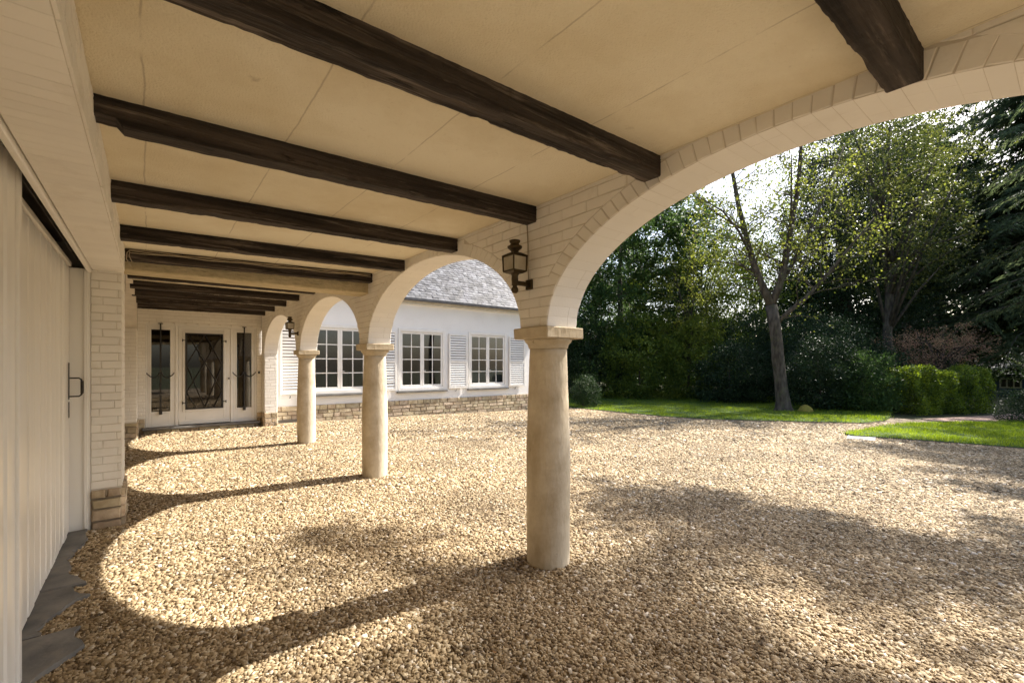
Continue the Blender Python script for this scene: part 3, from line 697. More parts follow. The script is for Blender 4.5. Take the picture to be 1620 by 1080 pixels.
brick_wall(sk, 'x', XO - .01, 1, .30, ZS, lambda z: [(12.66, YE)], ch=.075)
brick_wall(sk, 'y', YE, -1, .30, 3.4, lambda z: [(XO, 2.60)], ch=.075)
brick_wall(sk, 'x', 2.60, 1, .30, 3.4, lambda z: [(YE, YE + .3)], ch=.075)
sk.build('brickwork', 'brick', ew)
st = MB()
stone_wall(st, 'y', YE - .003, -1, -.14, .30, -.25, -.06, 4); stone_wall(st, 'y', YE - .003, -1, -.14, .30, 2.13, XI, 4)
stone_wall(st, 'y', 12.655, -1, -.14, .31, XI, XO + .01, 4); stone_wall(st, 'x', XI + .005, -1, -.14, .31, 12.65, YE, 4); stone_wall(st, 'x', XO - .005, 1, -.14, .31, 12.65, YE, 4)
stone_wall(st, 'y', YE - .003, -1, -.14, .31, XO, 2.61, 4)
stone_wall(st, 'y', 12.90, -1, -.16, .045, -.10, 2.16, 2)
st.build('stone_base', 'stone', ew)
sb = MB(); sb.box(-.10, 2.16, 12.905, YE, -.2, .043); sb.build('plinth_core', 'smortar', ew)
tag(MB().box(-.12, 2.19, 12.83, 13.06, .05, .098, .006, .002).build('door_sill', 'slab'), 'dark bluestone sill under the entrance door', 'sill')
# hall behind the door
hl = MB()
hl.box(-1.2, -1.1, 13.3, 18, 0, 2.9); hl.box(3.2, 3.3, 13.55, 18, 0, 2.9); hl.box(-1.2, 3.3, 18, 18.1, 0, 2.9); hl.box(-1.2, 3.3, 13.3, 18, 2.75, 2.85); hl.box(-1.2, 3.3, 13.3, 18, -.05, .02)
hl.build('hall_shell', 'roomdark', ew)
# door group
ed = ew
def frame_box(mb, x0, x1, z0, z1, gx0, gx1, gz0, gz1, y0, y1, bv=.004):
    mb.box(x0, gx0, y0, y1, z0, z1, bv); mb.box(gx1, x1, y0, y1, z0, z1, bv); mb.box(gx0, gx1, y0 + .001, y1 - .001, z0, gz0, bv); mb.box(gx0, gx1, y0 + .001, y1 - .001, gz1, z1, bv)
fm = MB(); fm.box(-.058, 2.128, YE + .01, YE + .12, 2.39, 2.453, .004); fm.box(-.058, -.02, YE + .01, YE + .12, .1, 2.39, .004); fm.box(2.09, 2.128, YE + .01, YE + .12, .1, 2.39, .004)
fm.box(.475, .535, YE + .01, YE + .12, .1, 2.39, .004); fm.box(1.565, 1.625, YE + .01, YE + .12, .1, 2.39, .004); fm.build('door_frame', 'white', ed)
for x0, x1, gx0, gx1 in ((-.018, .473, .045, .385), (1.627, 2.088, 1.70, 2.02)):
    sm = MB(); frame_box(sm, x0, x1, .10, 2.388, gx0, gx1, .44, 2.30, YE + .025, YE + .09)
    for a in ((gx0 - .03, gx0), (gx1, gx1 + .03)): sm.box(a[0], a[1], YE + .012, YE + .024, .41, 2.33, .003)
    sm.box(gx0, gx1, YE + .012, YE + .024, .41, .44, .003); sm.box(gx0, gx1, YE + .012, YE + .024, 2.30, 2.33, .003)
    sp = sm.build('side_panel', 'white', ed)
    MB().box(gx0 - .01, gx1 + .01, YE + .055, YE + .060, .43, 2.31).build('pane', 'glassdark', sp)
    ir = MB(); xm = (gx0 + gx1) / 2 - .005; yy = YE - .03
    ir.box(xm - .014, xm + .014, yy - .006, yy + .006, .42, 2.44, .002); ir.box(xm - .045, xm + .045, yy - .006, yy + .02, 2.425, 2.44, .002); ir.box(xm - .03, xm + .03, yy - .008, yy + .04, .38, .47, .003)
    for s_ in (-1, 1):
        pts = []
        for k in range(9):
            t_ = k / 8; pts.append((xm + s_ * (.01 + .23 * t_), yy - .005, 1.31 - .11 * math.sin(PI * (t_ ** .8) * .97) + .02 * (1 - t_) - .0 * t_))
        pts.append((xm + s_ * .245, yy - .005, 1.33))
        ir.tube(pts, [.012] * 8 + [.010, .006], 7)
    ir.box(xm - .04, xm + .04, yy - .01, yy + .006, 1.29, 1.33, .003)
    ir.build('iron_bar', 'iron', sp)
dm = MB(); frame_box(dm, .538, 1.562, .11, 2.385, .665, 1.415, .46, 2.245, YE + .03, YE + .085)
for a in ((.615, .665), (1.415, 1.465)): dm.box(a[0], a[1], YE + .005, YE + .029, .41, 2.295, .006)
dm.box(.665, 1.415, YE + .005, YE + .029, .41, .46, .006); dm.box(.665, 1.415, YE + .005, YE + .029, 2.245, 2.295, .006)
dm.box(.545, 1.555, YE + .012, YE + .029, .115, .20, .004)
dl = dm.build('entrance_door', 'white', ed)
MB().box(.655, 1.425, YE + .055, YE + .060, .45, 2.255).build('pane', 'glassdark', dl)
gr = MB(); y0 = YE - .012
gr.box(.675, .70, y0 - .008, y0 + .008, .47, 2.235); gr.box(1.385, 1.41, y0 - .008, y0 + .008, .47, 2.235); gr.box(.70, 1.385, y0 - .008, y0 + .008, .47, .495); gr.box(.70, 1.385, y0 - .008, y0 + .008, 2.21, 2.235)
def bar(p, q): gr.tube([(p[0], y0, p[1]), (q[0], y0, q[1])], .011, 6)
xa, xb, za, zb = .69, 1.395, .485, 2.22; xm = (xa + xb) / 2
zt1, zm1 = zb, (za + zb) / 2
bar((xm, zb), (xa, 1.50)); bar((xm, zb), (xb, 1.50)); bar((xa, 1.50), (xm, .485)); bar((xb, 1.50), (xm, .485))
bar((xa + .02, zb), (xb, .86)); bar((xb - .02, zb), (xa, .86)); bar((xa, .86), (xa + .18, .485)); bar((xb, .86), (xb - .18, .485))
for z in (.62, 2.07):
    for x, s_ in ((.675, -1), (1.41, 1)):
        gr.tube([(x, y0, z), (x + s_ * .06, y0, z)], .009, 6); gr.tube([(x + s_ * .06, y0, z - .03), (x + s_ * .06, y0, z + .03)], .011, 6)
gr.build('iron_grille', 'iron', dl)
kb = MB(); kb.tube([(1.525, YE + .03, 1.17), (1.525, YE - .03, 1.17)], [.014, .02], 10); kb.build('door_knob', 'bronze', dl)
bl = MB(); bl.box(2.16, 2.20, 12.975, 12.994, 1.28, 1.34, .003); bl.tube([(2.18, 12.975, 1.31), (2.18, 12.95, 1.31)], .014, 8)
tag(bl.build('door_bell', 'iron'), 'small dark bell push on the sunlit brick beside the entrance door', 'bell')

# ------------------------------------------------------------------ wall lanterns
def make_lamp():
    X, Y, Z = 2.085, 2.585, 2.115
    r = empty('wall_lantern', (XI, 2.585, Z), 'near bronze wall lantern above the closest column, with octagonal milky glass', 'lamp', 'bronze wall lanterns on the arcade')
    b = MB(); b.box(X - .01, XI + .0, Y - .016, Y + .016, Z - .035, Z - .0, .004); b.box(XI - .022, XI + .0, Y - .035, Y + .035, Z - .06, Z + .025, .004)
    b.lathe([(.0, Z - .11), (.018, Z - .105), (.028, Z - .085), (.026, Z - .065), (.014, Z - .05), (.022, Z - .04), (.026, Z + .01), (.024, Z + .04), (.035, Z + .06), (.062, Z + .075)], 12, (X, Y)); b.build('bracket', 'bronze', r)
    b = MB(); b.lathe([(.060, Z + .06), (.088, Z + .072), (.090, Z + .082)], 4, (X, Y))
    b.lathe([(.088, Z + .198), (.098, Z + .204), (.098, Z + .212), (.05, Z + .235), (.03, Z + .24)], 4, (X, Y))
    b.lathe([(.030, Z + .23), (.028, Z + .25), (.040, Z + .262), (.054, Z + .275), (.056, Z + .288), (.040, Z + .296), (.030, Z + .312), (.040, Z + .326), (.042, Z + .338), (.02, Z + .346), (.0, Z + .348)], 14, (X, Y))
    for k in range(4):
        t_ = PI / 2 * k + PI / 4; b.tube([(X + .086 * math.cos(t_), Y + .086 * math.sin(t_), Z + .078), (X + .090 * math.cos(t_), Y + .090 * math.sin(t_), Z + .202)], .006, 5)
    b.box(X + .045, X + .06, Y - .05, Y + .05, Z + .08, Z + .2)
    b.build('lantern_frame', 'bronze', r)
    b = MB(); b.lathe([(.082, Z + .083), (.086, Z + .197)], 4, (X, Y)); b.build('lantern_glass', 'lampglass', r)
    for ch in [q for q in bpy.data.objects if q.parent == r]:
        for v in ch.data.vertices:
            w_ = v.co; w_.z = Z + (w_.z - Z) * .86; w_.x = XI + (w_.x - XI) * .97
    return r
lp = make_lamp()
l2 = copy_tree(lp); l2.location = (XI, 9.36, 2.115); l2['label'] = 'far small bronze wall lantern above the farthest column, seen against the shutter'
wr = MB(); wr.tube([(XI - .012, 2.61, 2.55), (XI - .010, 2.60, 2.40), (XI - .012, 2.60, 2.25), (XI - .012, 2.59, 2.13)], .004, 6)
tag(wr.build('cable', 'cable'), 'thin painted cable dropping from the beam to the near wall lantern', 'cable')

# ------------------------------------------------------------------ wing with three windows
wg = empty('wing_house', (7, YW, -.1), 'white single storey wing with slate roof and three shuttered windows', 'house')
XW0, XW1 = 2.6, 13.0
WIN = [(3.50, 5.16), (6.12, 7.80), (8.74, 10.42)]; WZ0, WZ1 = .68, 2.66
def wall_with_holes(mb, y0, y1, x0, x1, z0, z1, holes, hz0, hz1):
    x = x0
    for a, b_ in holes:
        mb.box(x, a, y0, y1, z0, z1); mb.box(a, b_, y0, y1, z0, hz0); mb.box(a, b_, y0, y1, hz1, z1); x = b_
    mb.box(x, x1, y0, y1, z0, z1)
b = MB(); wall_with_holes(b, YW, YW + .30, XW0, XW1, -.3, 3.42, WIN, WZ0, WZ1)
b.box(XW1 - .3, XW1, YW + .301, 22, -.3, 3.42); b.box(XW0, XW0 + .3, YW + .301, 22, -.3, 3.42); b.box(XW0 + .3, XW1 - .3, 21.7, 22, -.3, 1.0); b.box(XW0 + .3, XW1 - .3, 21.7, 22, 2.3, 3.42)
for a, c_ in ((XW0 + .3, 7.8), (9.2, 9.4), (10.9, XW1 - .3)): b.box(a, c_, 21.7, 22, 1.0, 2.3)
b.build('wall', 'render', wg)
rm = MB(); rm.box(2.95, 12.65, 13.705, 21.65, -.05, .0); rm.box(2.95, 12.65, 13.705, 21.65, 2.95, 3.0); rm.box(5.5, 5.6, 13.71, 21, 0, 2.95); rm.box(5.6, 8.1, 17.2, 17.3, 0, 2.95); rm.box(8.1, 8.2, 13.71, 18, 0, 2.95); rm.box(2.95, 5.5, 16.2, 16.3, 0, 2.95); rm.build('room_shell', 'room', wg)
st = MB(); stone_wall(st, 'y', YW - .03, -1, -.32, .385, XW0, XW1, 6, .022); stone_wall(st, 'x', XW1 + .01, 1, -.32, .385, YW, 22, 6, .02)
st.build('stone_base', 'stone', wg); MB().box(XW0 + .01, XW1 + .008, YW - .028, YW + .0, -.32, .38).build('base_core', 'smortar', wg)
# brick cornice under the gutter
cn = MB(); brick_wall(cn, 'y', YW - .05, -1, 3.42, 3.56, lambda z: [(XW0, XW1)], ch=.07, bl=.22, depth=.02); cn.box(XW0, XW1 + .05, YW - .05, YW + .3, 3.42, 3.56); cn.build('cornice', 'brick', wg)
def window(x0, x1):
    m_ = MB(); y0, y1 = YW - .03, YW + .10
    frame_box(m_, x0, x1, WZ0, WZ1, x0 + .085, x1 - .085, WZ0 + .10, WZ1 - .10, y0, y1, .006)
    gx0, gx1, z0, z1 = x0 + .085, x1 - .085, WZ0 + .10, WZ1 - .10; xm = (gx0 + gx1) / 2
    for a, c_ in ((gx0 + .002, xm - .002), (xm + .002, gx1 - .002)):
        frame_box(m_, a, c_, z0 + .002, z1 - .002, a + .065, c_ - .065, z0 + .08, z1 - .07, y0 + .03, y0 + .085, .005)
        ia, ic, iz0, iz1 = a + .065, c_ - .065, z0 + .08, z1 - .07
        m_.box((ia + ic) / 2 - .013, (ia + ic) / 2 + .013, y0 + .040, y0 + .07, iz0, iz1)
        for k in (1, 2, 3):
            z = iz0 + (iz1 - iz0) * k / 4; m_.box(ia, ic, y0 + .042, y0 + .068, z - .013, z + .013)
    f = m_.build('window', 'white', wg)
    MB().box(x0 + .12, x1 - .12, y0 + .052, y0 + .057, z0 + .03, z1 - .03).build('pane', 'glass', f)
    MB().box(x0 - .06, x1 + .06, YW - .11, YW - .0, WZ0 - .065, WZ0 - .012, .005).build('sill', 'slab', f)
    MB().box(xm + .03, xm + .12, y0 + .005, y0 + .018, 1.30, 1.32, .003).build('window_handle', 'white', f)
for a, c_ in WIN: window(a, c_)
# roller-shutter box line over windows
def shutter(x0, x1):
    m_ = MB(); y0, y1 = YW - .075, YW - .032; z0, z1 = .70, 2.56; st_ = .055; zmid = 1.60
    m_.box(x0, x0 + st_, y0, y1, z0, z1, .004); m_.box(x1 - st_, x1, y0, y1, z0, z1, .004)
    for za_, zb_ in ((z0, z0 + .07), (zmid - .035, zmid + .035), (z1 - .07, z1)): m_.box(x0 + st_, x1 - st_, y0 + .001, y1 - .001, za_, zb_, .003)
    for za_, zb_ in ((z0 + .07, zmid - .035), (zmid + .035, z1 - .07)):
        n_ = 10
        for k in range(n_):
            zc = za_ + (zb_ - za_) * (k + .5) / n_; h = .030
            if random.random() < .04: zc += .01
            m_.add([(x0 + st_, y0 + .002, zc - h), (x1 - st_, y0 + .002, zc - h), (x1 - st_, y1 - .02, zc + h), (x0 + st_, y1 - .02, zc + h),
                    (x0 + st_, y0 + .008, zc - h - .002), (x1 - st_, y0 + .008, zc - h - .002), (x1 - st_, y1 - .014, zc + h - .002), (x0 + st_, y1 - .014, zc + h - .002)], [(0, 1, 2, 3), (4, 7, 6, 5), (0, 4, 5, 1), (3, 2, 6, 7)])
    s_ = m_.build('shutter', 'white', wg)
    MB().box(x0 + st_, x1 - st_, y1 - .004, y1 - .001, z0 + .05, z1 - .05).build('slat_shade_panel', 'slat_shade', s_)  # added dark panel, paints the slat shadows seen in the gaps
    h_ = MB(); h_.tube([((x0 + x1) / 2 - .1, YW - .005, z0 - .09), ((x0 + x1) / 2 - .1, YW - .09, z0 - .09), ((x0 + x1) / 2 - .1, YW - .095, z0 - .03)], .009, 6); h_.build('shutter_hook', 'iron', s_)
for a, c_ in ((2.74, 3.42), (5.30, 6.04), (7.93, 8.66), (10.52, 11.28)): shutter(a, c_)
dp = MB(); dp.tube([(3.19, YW - .07, .66), (3.19, YW - .07, -.2)], .018, 8); dp.build('drain_pipe', 'iron', wg)
MB().box(3.24, 3.46, YW - .05, YW - .0, -.2, .68, .004).build('meter_cover', 'white', wg)
# roof: real slates on the front slope
rf = MB(); EY, EZ = YW - .22, 3.60; sl_ = math.radians(45); RY = 17.8; RZ = EZ + (RY - EY) * math.tan(sl_)
rf.add([(XW0 - .3, EY, EZ), (XW1 + .2, EY, EZ), (XW1 - 3.5, RY, RZ - .02), (XW0 - .3, RY, RZ - .02), (XW0 - .3, 2 * RY - EY, EZ), (XW1 + .2, 2 * RY - EY, EZ)], [(0, 1, 2, 3), (1, 5, 2), (3, 2, 5, 4), (0, 3, 4), (0, 4, 5, 1)])
rfo = rf.build('roof', 'slate', wg)
sl2 = MB(); row = 0; s = 0.0; ex = .14; cs, sn = math.cos(sl_), math.sin(sl_); Ltot = (RY - EY) / cs
while s < Ltot - .1:
    x = XW0 - .3 + (row % 2) * .11; xmax = XW1 + .2 - (s / Ltot) * 3.7
    while x < xmax - .02:
        w = random.uniform(.17, .25); j = random.uniform(-.012, .012); th = random.uniform(.006, .016); e = random.uniform(-.004, .008)
        p = lambda ss, xx, up: (xx, EY + ss * cs - up * sn, EZ + ss * sn + up * cs)
        a, c_ = s + j, s + ex + .05; q = min(x + w - .008, xmax)
        c2 = random.uniform(.02, .06)
        sl2.add([p(a + (c2 if random.random() < .3 else .0), x, th + .006 + e), p(a, q, th + .006 + random.uniform(-.003, .004)), p(c_, q, .004), p(c_, x, .004), p(a, x, .0), p(a, q, .0)], [(0, 1, 2, 3), (4, 5, 1, 0)])
        x += w
    s += ex; row += 1
sl2.build('slates', 'slate', rfo)
gt = MB(); gt.box(XW0 - .3, XW1 + .25, EY - .12, EY - .0, EZ - .08, EZ + .015, .012); gt.build('gutter', 'zinc', rfo)
# picture on the room wall seen in the middle window
pf = MB(); frame_box(pf, 6.75, 7.75, 1.12, 2.0, 6.80, 7.70, 1.17, 1.95, 17.15, 17.19, .004)
po = tag(pf.build('wall_picture', 'iron'), 'dark framed picture on the wall inside the middle window', 'picture')
MB().box(6.80, 7.70, 17.17, 17.18, 1.17, 1.95).build('canvas', 'room', po)

# ------------------------------------------------------------------ yard details
cv = MB(); cv.box(0, .62, 0, .52, 0, .035, .006, .002)
co = cv.build('drain_cover', 'cover'); co.location = (12.55, 2.85, gz(12.8, 3) - .006); co.rotation_euler = (0, 0, math.radians(12)); tag(co, 'pale concrete drain cover lying in the gravel by the lawn tip', 'cover')
def edging(pts, label):
    mb = MB()
    for (x0, y0), (x1, y1) in zip(pts, pts[1:]):
        d = Vector((x1 - x0, y1 - y0, 0)); n_ = Vector((-d.y, d.x, 0)).normalized() * .03; z0, z1 = gz(x0, y0), gz(x1, y1)
        a, b_ = Vector((x0, y0, 0)), Vector((x1, y1, 0)); h = .035
        vs = [a - n_ + Vector((0, 0, z0 - .1)), b_ - n_ + Vector((0, 0, z1 - .1)), b_ + n_ + Vector((0, 0, z1 - .1)), a + n_ + Vector((0, 0, z0 - .1)),
              a - n_ + Vector((0, 0, z0 + h)), b_ - n_ + Vector((0, 0, z1 + h)), b_ + n_ + Vector((0, 0, z1 + h)), a + n_ + Vector((0, 0, z0 + h))]
        mb.add(vs, [(4, 5, 6, 7), (0, 1, 5, 4), (2, 3, 7, 6), (1, 2, 6, 5), (3, 0, 4, 7)])
    return tag(mb.build('lawn_edging', 'smortar'), label, 'edging')
edging(LAWN1[:7], 'low dark edging along the far lawn'); edging(LAWN2[:6], 'low dark edging along the nearer lawn')

# ------------------------------------------------------------------ vegetation
LAT = np.array([math.cos(math.radians(38.6)), -math.sin(math.radians(38.6)), 0])
def clusters(cen, rad, ncl, nleaf, crad, shell=.5, zmin=None, seed=0, top_taper=0.0):
    """leaf centres in clumps spread through an uneven ellipsoid"""
    u = RNG.normal(size=(ncl, 3)); u /= np.linalg.norm(u, axis=1, keepdims=True)
    r = RNG.uniform(shell, 1, (ncl, 1)) ** .6
    lump = 1 + .18 * np.sin(u[:, :1] * 5 + cen[0]) * np.sin(u[:, 1:2] * 6 + cen[1]) + .12 * np.sin(u[:, 2:] * 9 + cen[0] * 3)
    C = u * r * lump * np.array(rad) + np.array(cen)
    if zmin is not None: C[:, 2] = np.maximum(C[:, 2], zmin + RNG.uniform(0, .5, ncl))
    cr = crad * RNG.uniform(.6, 1.5, (ncl, 1, 1))
    P = C[:, None, :] + RNG.normal(size=(ncl, nleaf, 3)) * cr * np.array([.55, .55, .4])
    return P.reshape(-1, 3), C
def trunk_mesh(mb, paths):
    for pts, rr in paths: mb.tube(pts, rr, 9)
def wob(p0, p1, n, amt):
    p0, p1 = Vector(p0), Vector(p1); out = []
    for i in range(n + 1):
        t_ = i / n; o = Vector([random.gauss(0, amt) for _ in range(3)]) if 0 < i < n else Vector()
        out.append(p0.lerp(p1, t_) + o)
    return out
def tree(name, loc, h, cen_z, rad, ncl, nleaf, lsize, crad, lm, label, cat, group=None, trunk_r=.25, shell=.45, ratio=.55, zmin=.3, limbs=10, flat=0., extra=None):
    x, y = loc; z0 = gz(x, y)
    r = empty(name, (x, y, z0), label, cat, group)
    P, C = clusters((0, 0, cen_z), rad, ncl, nleaf, crad, shell, zmin)
    o = quads('crown', leaves(P, lsize, ratio, flat), lm, r)
    mb = MB()
    if trunk_r:
        top = Vector((random.uniform(-.3, .3), random.uniform(-.3, .3), min(h * .85, cen_z + rad[2] * .6)))
        tp = wob((0, 0, -.2), top, 8, .06 * trunk_r / .25); mb.tube(tp, [trunk_r * (1.35 if i == 0 else 1) * (1 - .85 * i / 8) for i in range(9)], 9)
        for k in range(limbs):
            c_ = Vector(C[random.randrange(len(C))]); t_ = random.uniform(.25, .9); b0 = Vector(tp[int(t_ * 8)])
            if c_.z < b0.z: b0 = Vector(tp[max(1, int(t_ * 4))])
            mid = b0.lerp(c_, .5) + Vector((0, 0, .25)); mb.tube([b0, mid, c_], [trunk_r * .35, trunk_r * .2, .012], 6)
        mb.build('trunk', 'bark').parent = r
    if extra: extra(r, C)
    return r

# main maple with an explicit forked skeleton (lateral offset, depth offset, height, radius)
FW = np.array([math.sin(math.radians(38.6)), math.cos(math.radians(38.6)), 0])
def LP(l, d, z): return Vector((LAT * l + FW * d) + np.array([0, 0, z]))
def maple(loc):
    x, y = loc; r = empty('maple_tree', (x, y, gz(x, y)), 'forked maple tree with sparse young leaves, its trunk rising from the far lawn', 'tree')
    S_ = [[(.02, 0, -.25, .55), (0, 0, .0, .42), (.0, 0, .18, .31), (-.02, 0, .45, .26), (-.08, 0, .9, .235), (-.12, .02, 1.4, .225), (-.20, 0, 1.95, .23), (-.26, -.02, 2.6, .215), (-.32, .0, 3.2, .215), (-.42, .05, 3.9, .22)],
          [(-.42, .05, 3.9, .20), (-.75, .15, 4.8, .16), (-1.0, .2, 5.5, .15), (-1.2, .3, 6.5, .13), (-1.5, .3, 7.7, .11), (-1.7, .3, 8.8, .09), (-1.75, .3, 10.4, .05), (-1.9, .2, 12, .02)],
          [(-.42, .05, 3.9, .19), (-.15, 0, 4.6, .17), (.02, -.1, 5.5, .14), (.15, -.2, 6.6, .12), (.36, -.3, 8.2, .10), (.5, -.3, 10.2, .07), (.6, -.3, 12.6, .02)],
          [(-.12, 0, 4.7, .12), (.35, .3, 5.2, .11), (.9, .5, 6.0, .09), (1.5, .6, 7.1, .07), (2.2, .8, 8.6, .05), (2.9, .9, 10.2, .02)],
          [(-.30, 0, 3.2, .13), (.15, -.2, 3.7, .11), (.6, -.4, 4.15, .10), (1.1, -.6, 4.8, .08), (1.9, -.8, 5.9, .05), (2.6, -.9, 6.8, .02)],
          [(-1.05, .2, 5.7, .07), (-1.7, -.1, 6.6, .055), (-2.4, -.4, 7.2, .04), (-3.3, -.6, 7.6, .015)],
          [(-1.25, .3, 6.7, .06), (-2.0, .7, 7.4, .045), (-2.9, 1.0, 8.3, .02)],
          [(.1, -.15, 6.1, .07), (-.2, -.8, 7.2, .05), (-.5, -1.3, 8.8, .02)],
          [(-.85, .15, 5.1, .06), (-1.6, .1, 5.4, .04), (-2.6, -.1, 5.5, .015)]]
    mb = MB(); tips = []
    for br in S_:
        mb.tube([LP(a, b_, c_) for a, b_, c_, q in br], [q * (.92 if br is S_[0] else .74) for *_, q in br], 10)
        if br is S_[0]: continue
        for i in range(len(br) - 1):
            for k in range(6 if br[i][2] > 4 else 1):
                t_ = random.random(); p = LP(*br[i][:3]).lerp(LP(*br[i + 1][:3]), t_); rr = br[i][3] * .2
                a = random.uniform(0, 2 * PI); L_ = random.uniform(.9, 2.3) * (1.15 - br[i][2] / 22)
                dr = Vector((math.cos(a), math.sin(a), random.uniform(.1, .9))).normalized()
                pts = [p]; d_ = dr.copy(); nseg = 5
                for q in range(nseg):
                    d_ = (d_ + Vector([random.gauss(0, .18) for _ in range(3)]) + Vector((0, 0, .06))).normalized(); pts.append(pts[-1] + d_ * L_ / nseg)
                mb.tube(pts, [max(.006, rr * (1 - j / 6)) for j in range(nseg + 1)], 5, cap=False)
                for j in range(2, nseg + 1):
                    if random.random() < .85:
                        e = (d_ + Vector([random.gauss(0, .7) for _ in range(3)])).normalized() * random.uniform(.3, .8)
                        mb.tube([pts[j], pts[j] + e * .5 + Vector((0, 0, .04)), pts[j] + e], [.008, .006, .003], 4, cap=False); tips.append(pts[j] + e); tips.append(pts[j] + e * .6)
                    tips.append(pts[j])
    mb.build('trunk', 'bark').parent = r
    T = np.array([tuple(t_) for t_ in tips]); print('maple tips', len(T))
    P = (T[:, None] + RNG.normal(size=(len(T), 4, 3)) * np.array([.17, .17, .11])).reshape(-1, 3)
    quads('crown', leaves(P, .085, .8), 'l_maple', r)
    return r
maple((18.1, 6.8))
sp_ = MB(); sp_.lathe([(.26, -.1), (.24, .08), (.17, .22), (.06, .30), (.0, .31)], 14, (0, 0), .12); o_ = sp_.build('mossy_root', 'moss'); o_.location = (18.28, 6.15, gz(18, 6.4)); tag(o_, 'yellow green mossy stump at the foot of the maple trunk', 'stump')

# horse chestnuts with white candles
def candles(r, C):
    k = RNG.permutation(len(C))[:700]; P = []
    for i in k:
        c_ = C[i] + RNG.normal(size=3) * .15; n_ = 10
        zz = np.linspace(0, .26, n_); P.append(np.stack([c_[0] + RNG.normal(size=n_) * .03 * (1 - zz * 2), c_[1] + RNG.normal(size=n_) * .03, c_[2] + .15 + zz], 1))
    quads('blossom', leaves(np.concatenate(P), .075, .8), 'l_flower', r)
tree('chestnut_tree', (22.0, 17.4), 15, 7.6, (5.0, 5.0, 7.2), 2300, 40, .21, .42, 'l_chest', 'tall dark horse chestnut with white blossom candles behind the far lawn', 'tree', None, .25, .6, .45, .3, 3, .25, candles)
tree('chestnut_tree', (27.5, 26.5), 17, 8.5, (6.0, 6.0, 8.0), 1300, 40, .26, .5, 'l_chest', 'dark chestnut tree further back, just right of the nearest column', 'tree', None, .25, .6, .45, .3, 3, .25)
tree('spring_tree', (25.6, 14.1), 11, 6.2, (3.6, 3.6, 4.2), 520, 34, .13, .42, 'l_yellow', 'yellow green young leaved tree left behind the forked maple', 'tree', 'light green trees behind the maple', .2, .35, .6, 1.2, 26)
tree('spring_tree', (31.7, 13.4), 11, 5.4, (4.2, 4.2, 4.4), 600, 34, .15, .45, 'l_yellow', 'light green tree behind the maple trunk, its crown below the fork', 'tree', 'light green trees behind the maple', .2, .35, .6, 1.0, 20)
tree('spring_tree', (21.6, 12.6), 9, 5.2, (2.0, 2.0, 3.2), 190, 30, .11, .35, 'l_maple', 'slim airy sapling with ochre green leaves before the chestnut', 'tree', 'light green trees behind the maple', .09, .3, .6, 1.5, 26)
tree('spring_tree', (28.6, 6.0), 16, 10.2, (3.4, 3.4, 5.6), 560, 34, .12, .42, 'l_olive', 'tall tree with dark olive crown right of the maple, before the dark evergreens', 'tree', 'light green trees behind the maple', .25, .3, .6, 4.5, 26)
tree('spring_tree', (40.5, 11.5), 22, 13.0, (6, 6, 9), 560, 32, .2, .6, 'l_yellow', 'distant light leaved tree in the sky gap behind the maple', 'tree', 'light green trees behind the maple', .3, .3, .6, 3, 30)
# dark evergreens
tree('holly_tree', (24.9, 8.7), 4.4, 1.9, (2.2, 2.2, 2.3), 420, 46, .10, .34, 'l_rhodo', 'black green holly mass right behind the maple trunk', 'tree', 'dark evergreens behind the lawn', .12, .5, .5, .1, 6)
tree('holly_tree', (22.8, 6.6), 4.2, 1.5, (2.0, 2.0, 2.0), 460, 46, .10, .34, 'l_rhodo', 'dark holly bush left of the bright hedge', 'tree', 'dark evergreens behind the lawn', .12, .5, .5, .1, 6)
tree('yew_tree', (33.5, 9.0), 17, 8.0, (3.6, 3.6, 8.2), 1100, 46, .15, .4, 'l_ever', 'narrow dark evergreen tree rising above the bushes right of the maple', 'tree', 'dark evergreens behind the lawn', .3, .5, .5, .2, 8)
tree('yew_tree', (40.0, 8.6), 19, 9.0, (3.8, 3.8, 9.4), 1000, 44, .16, .42, 'l_ever', 'second taller dark evergreen, closer to the drooping conifer', 'tree', 'dark evergreens behind the lawn', .3, .5, .5, .2, 8)
tree('yew_tree', (32.0, 10.3), 8, 3.4, (3.4, 3.4, 3.6), 600, 44, .15, .42, 'l_ever', 'low broad dark evergreen in the shade behind the maple trunk', 'tree', 'dark evergreens behind the lawn', .3, .5, .5, .1, 6)
tree('yew_tree', (48.5, 7.2), 22, 10.5, (5.5, 5.0, 11), 1100, 42, .26, .6, 'l_ever', 'broad dark evergreen far back between the narrow evergreens and the conifers', 'tree', 'dark evergreens behind the lawn', .3, .5, .5, .2, 6)
tree('spring_tree', (38.5, 7.2), 17, 11.5, (3.6, 2.6, 7.2), 760, 34, .15, .45, 'l_olive', 'green tree right of the olive crowned one, before the dark evergreens', 'tree', 'light green trees behind the maple', .2, .3, .6, 4, 14)
# shrubs
def shrub(loc, rad, ncl, nleaf, ls, cr, lm, label, group='shrubs along the far lawn', name='shrub', cat='shrub'):
    tree(name, loc, rad[2] * 1.6, rad[2] * .8, rad, ncl, nleaf, ls, cr, lm, label, cat, group, .05, .55, .5, .05, 5)
shrub((20.6, 9.9), (1.5, 1.5, 1.5), 420, 44, .085, .24, 'l_rhodo', 'round dark rhododendron left of the maple trunk', name='rhododendron', cat='shrub')
shrub((19.8, 14.2), (1.9, 1.9, 2.6), 520, 40, .12, .30, 'l_yellow', 'tall leafy laurel below the chestnut, middle of the far lawn')
shrub((18.6, 16.6), (1.9, 1.9, 2.3), 420, 40, .10, .30, 'l_ever', 'dark bush behind the far lawn beside the clipped box ball')
shrub((21.5, 12.1), (1.6, 1.6, 2.2), 440, 40, .11, .28, 'l_yellow', 'green bush between the laurel and the round rhododendron')
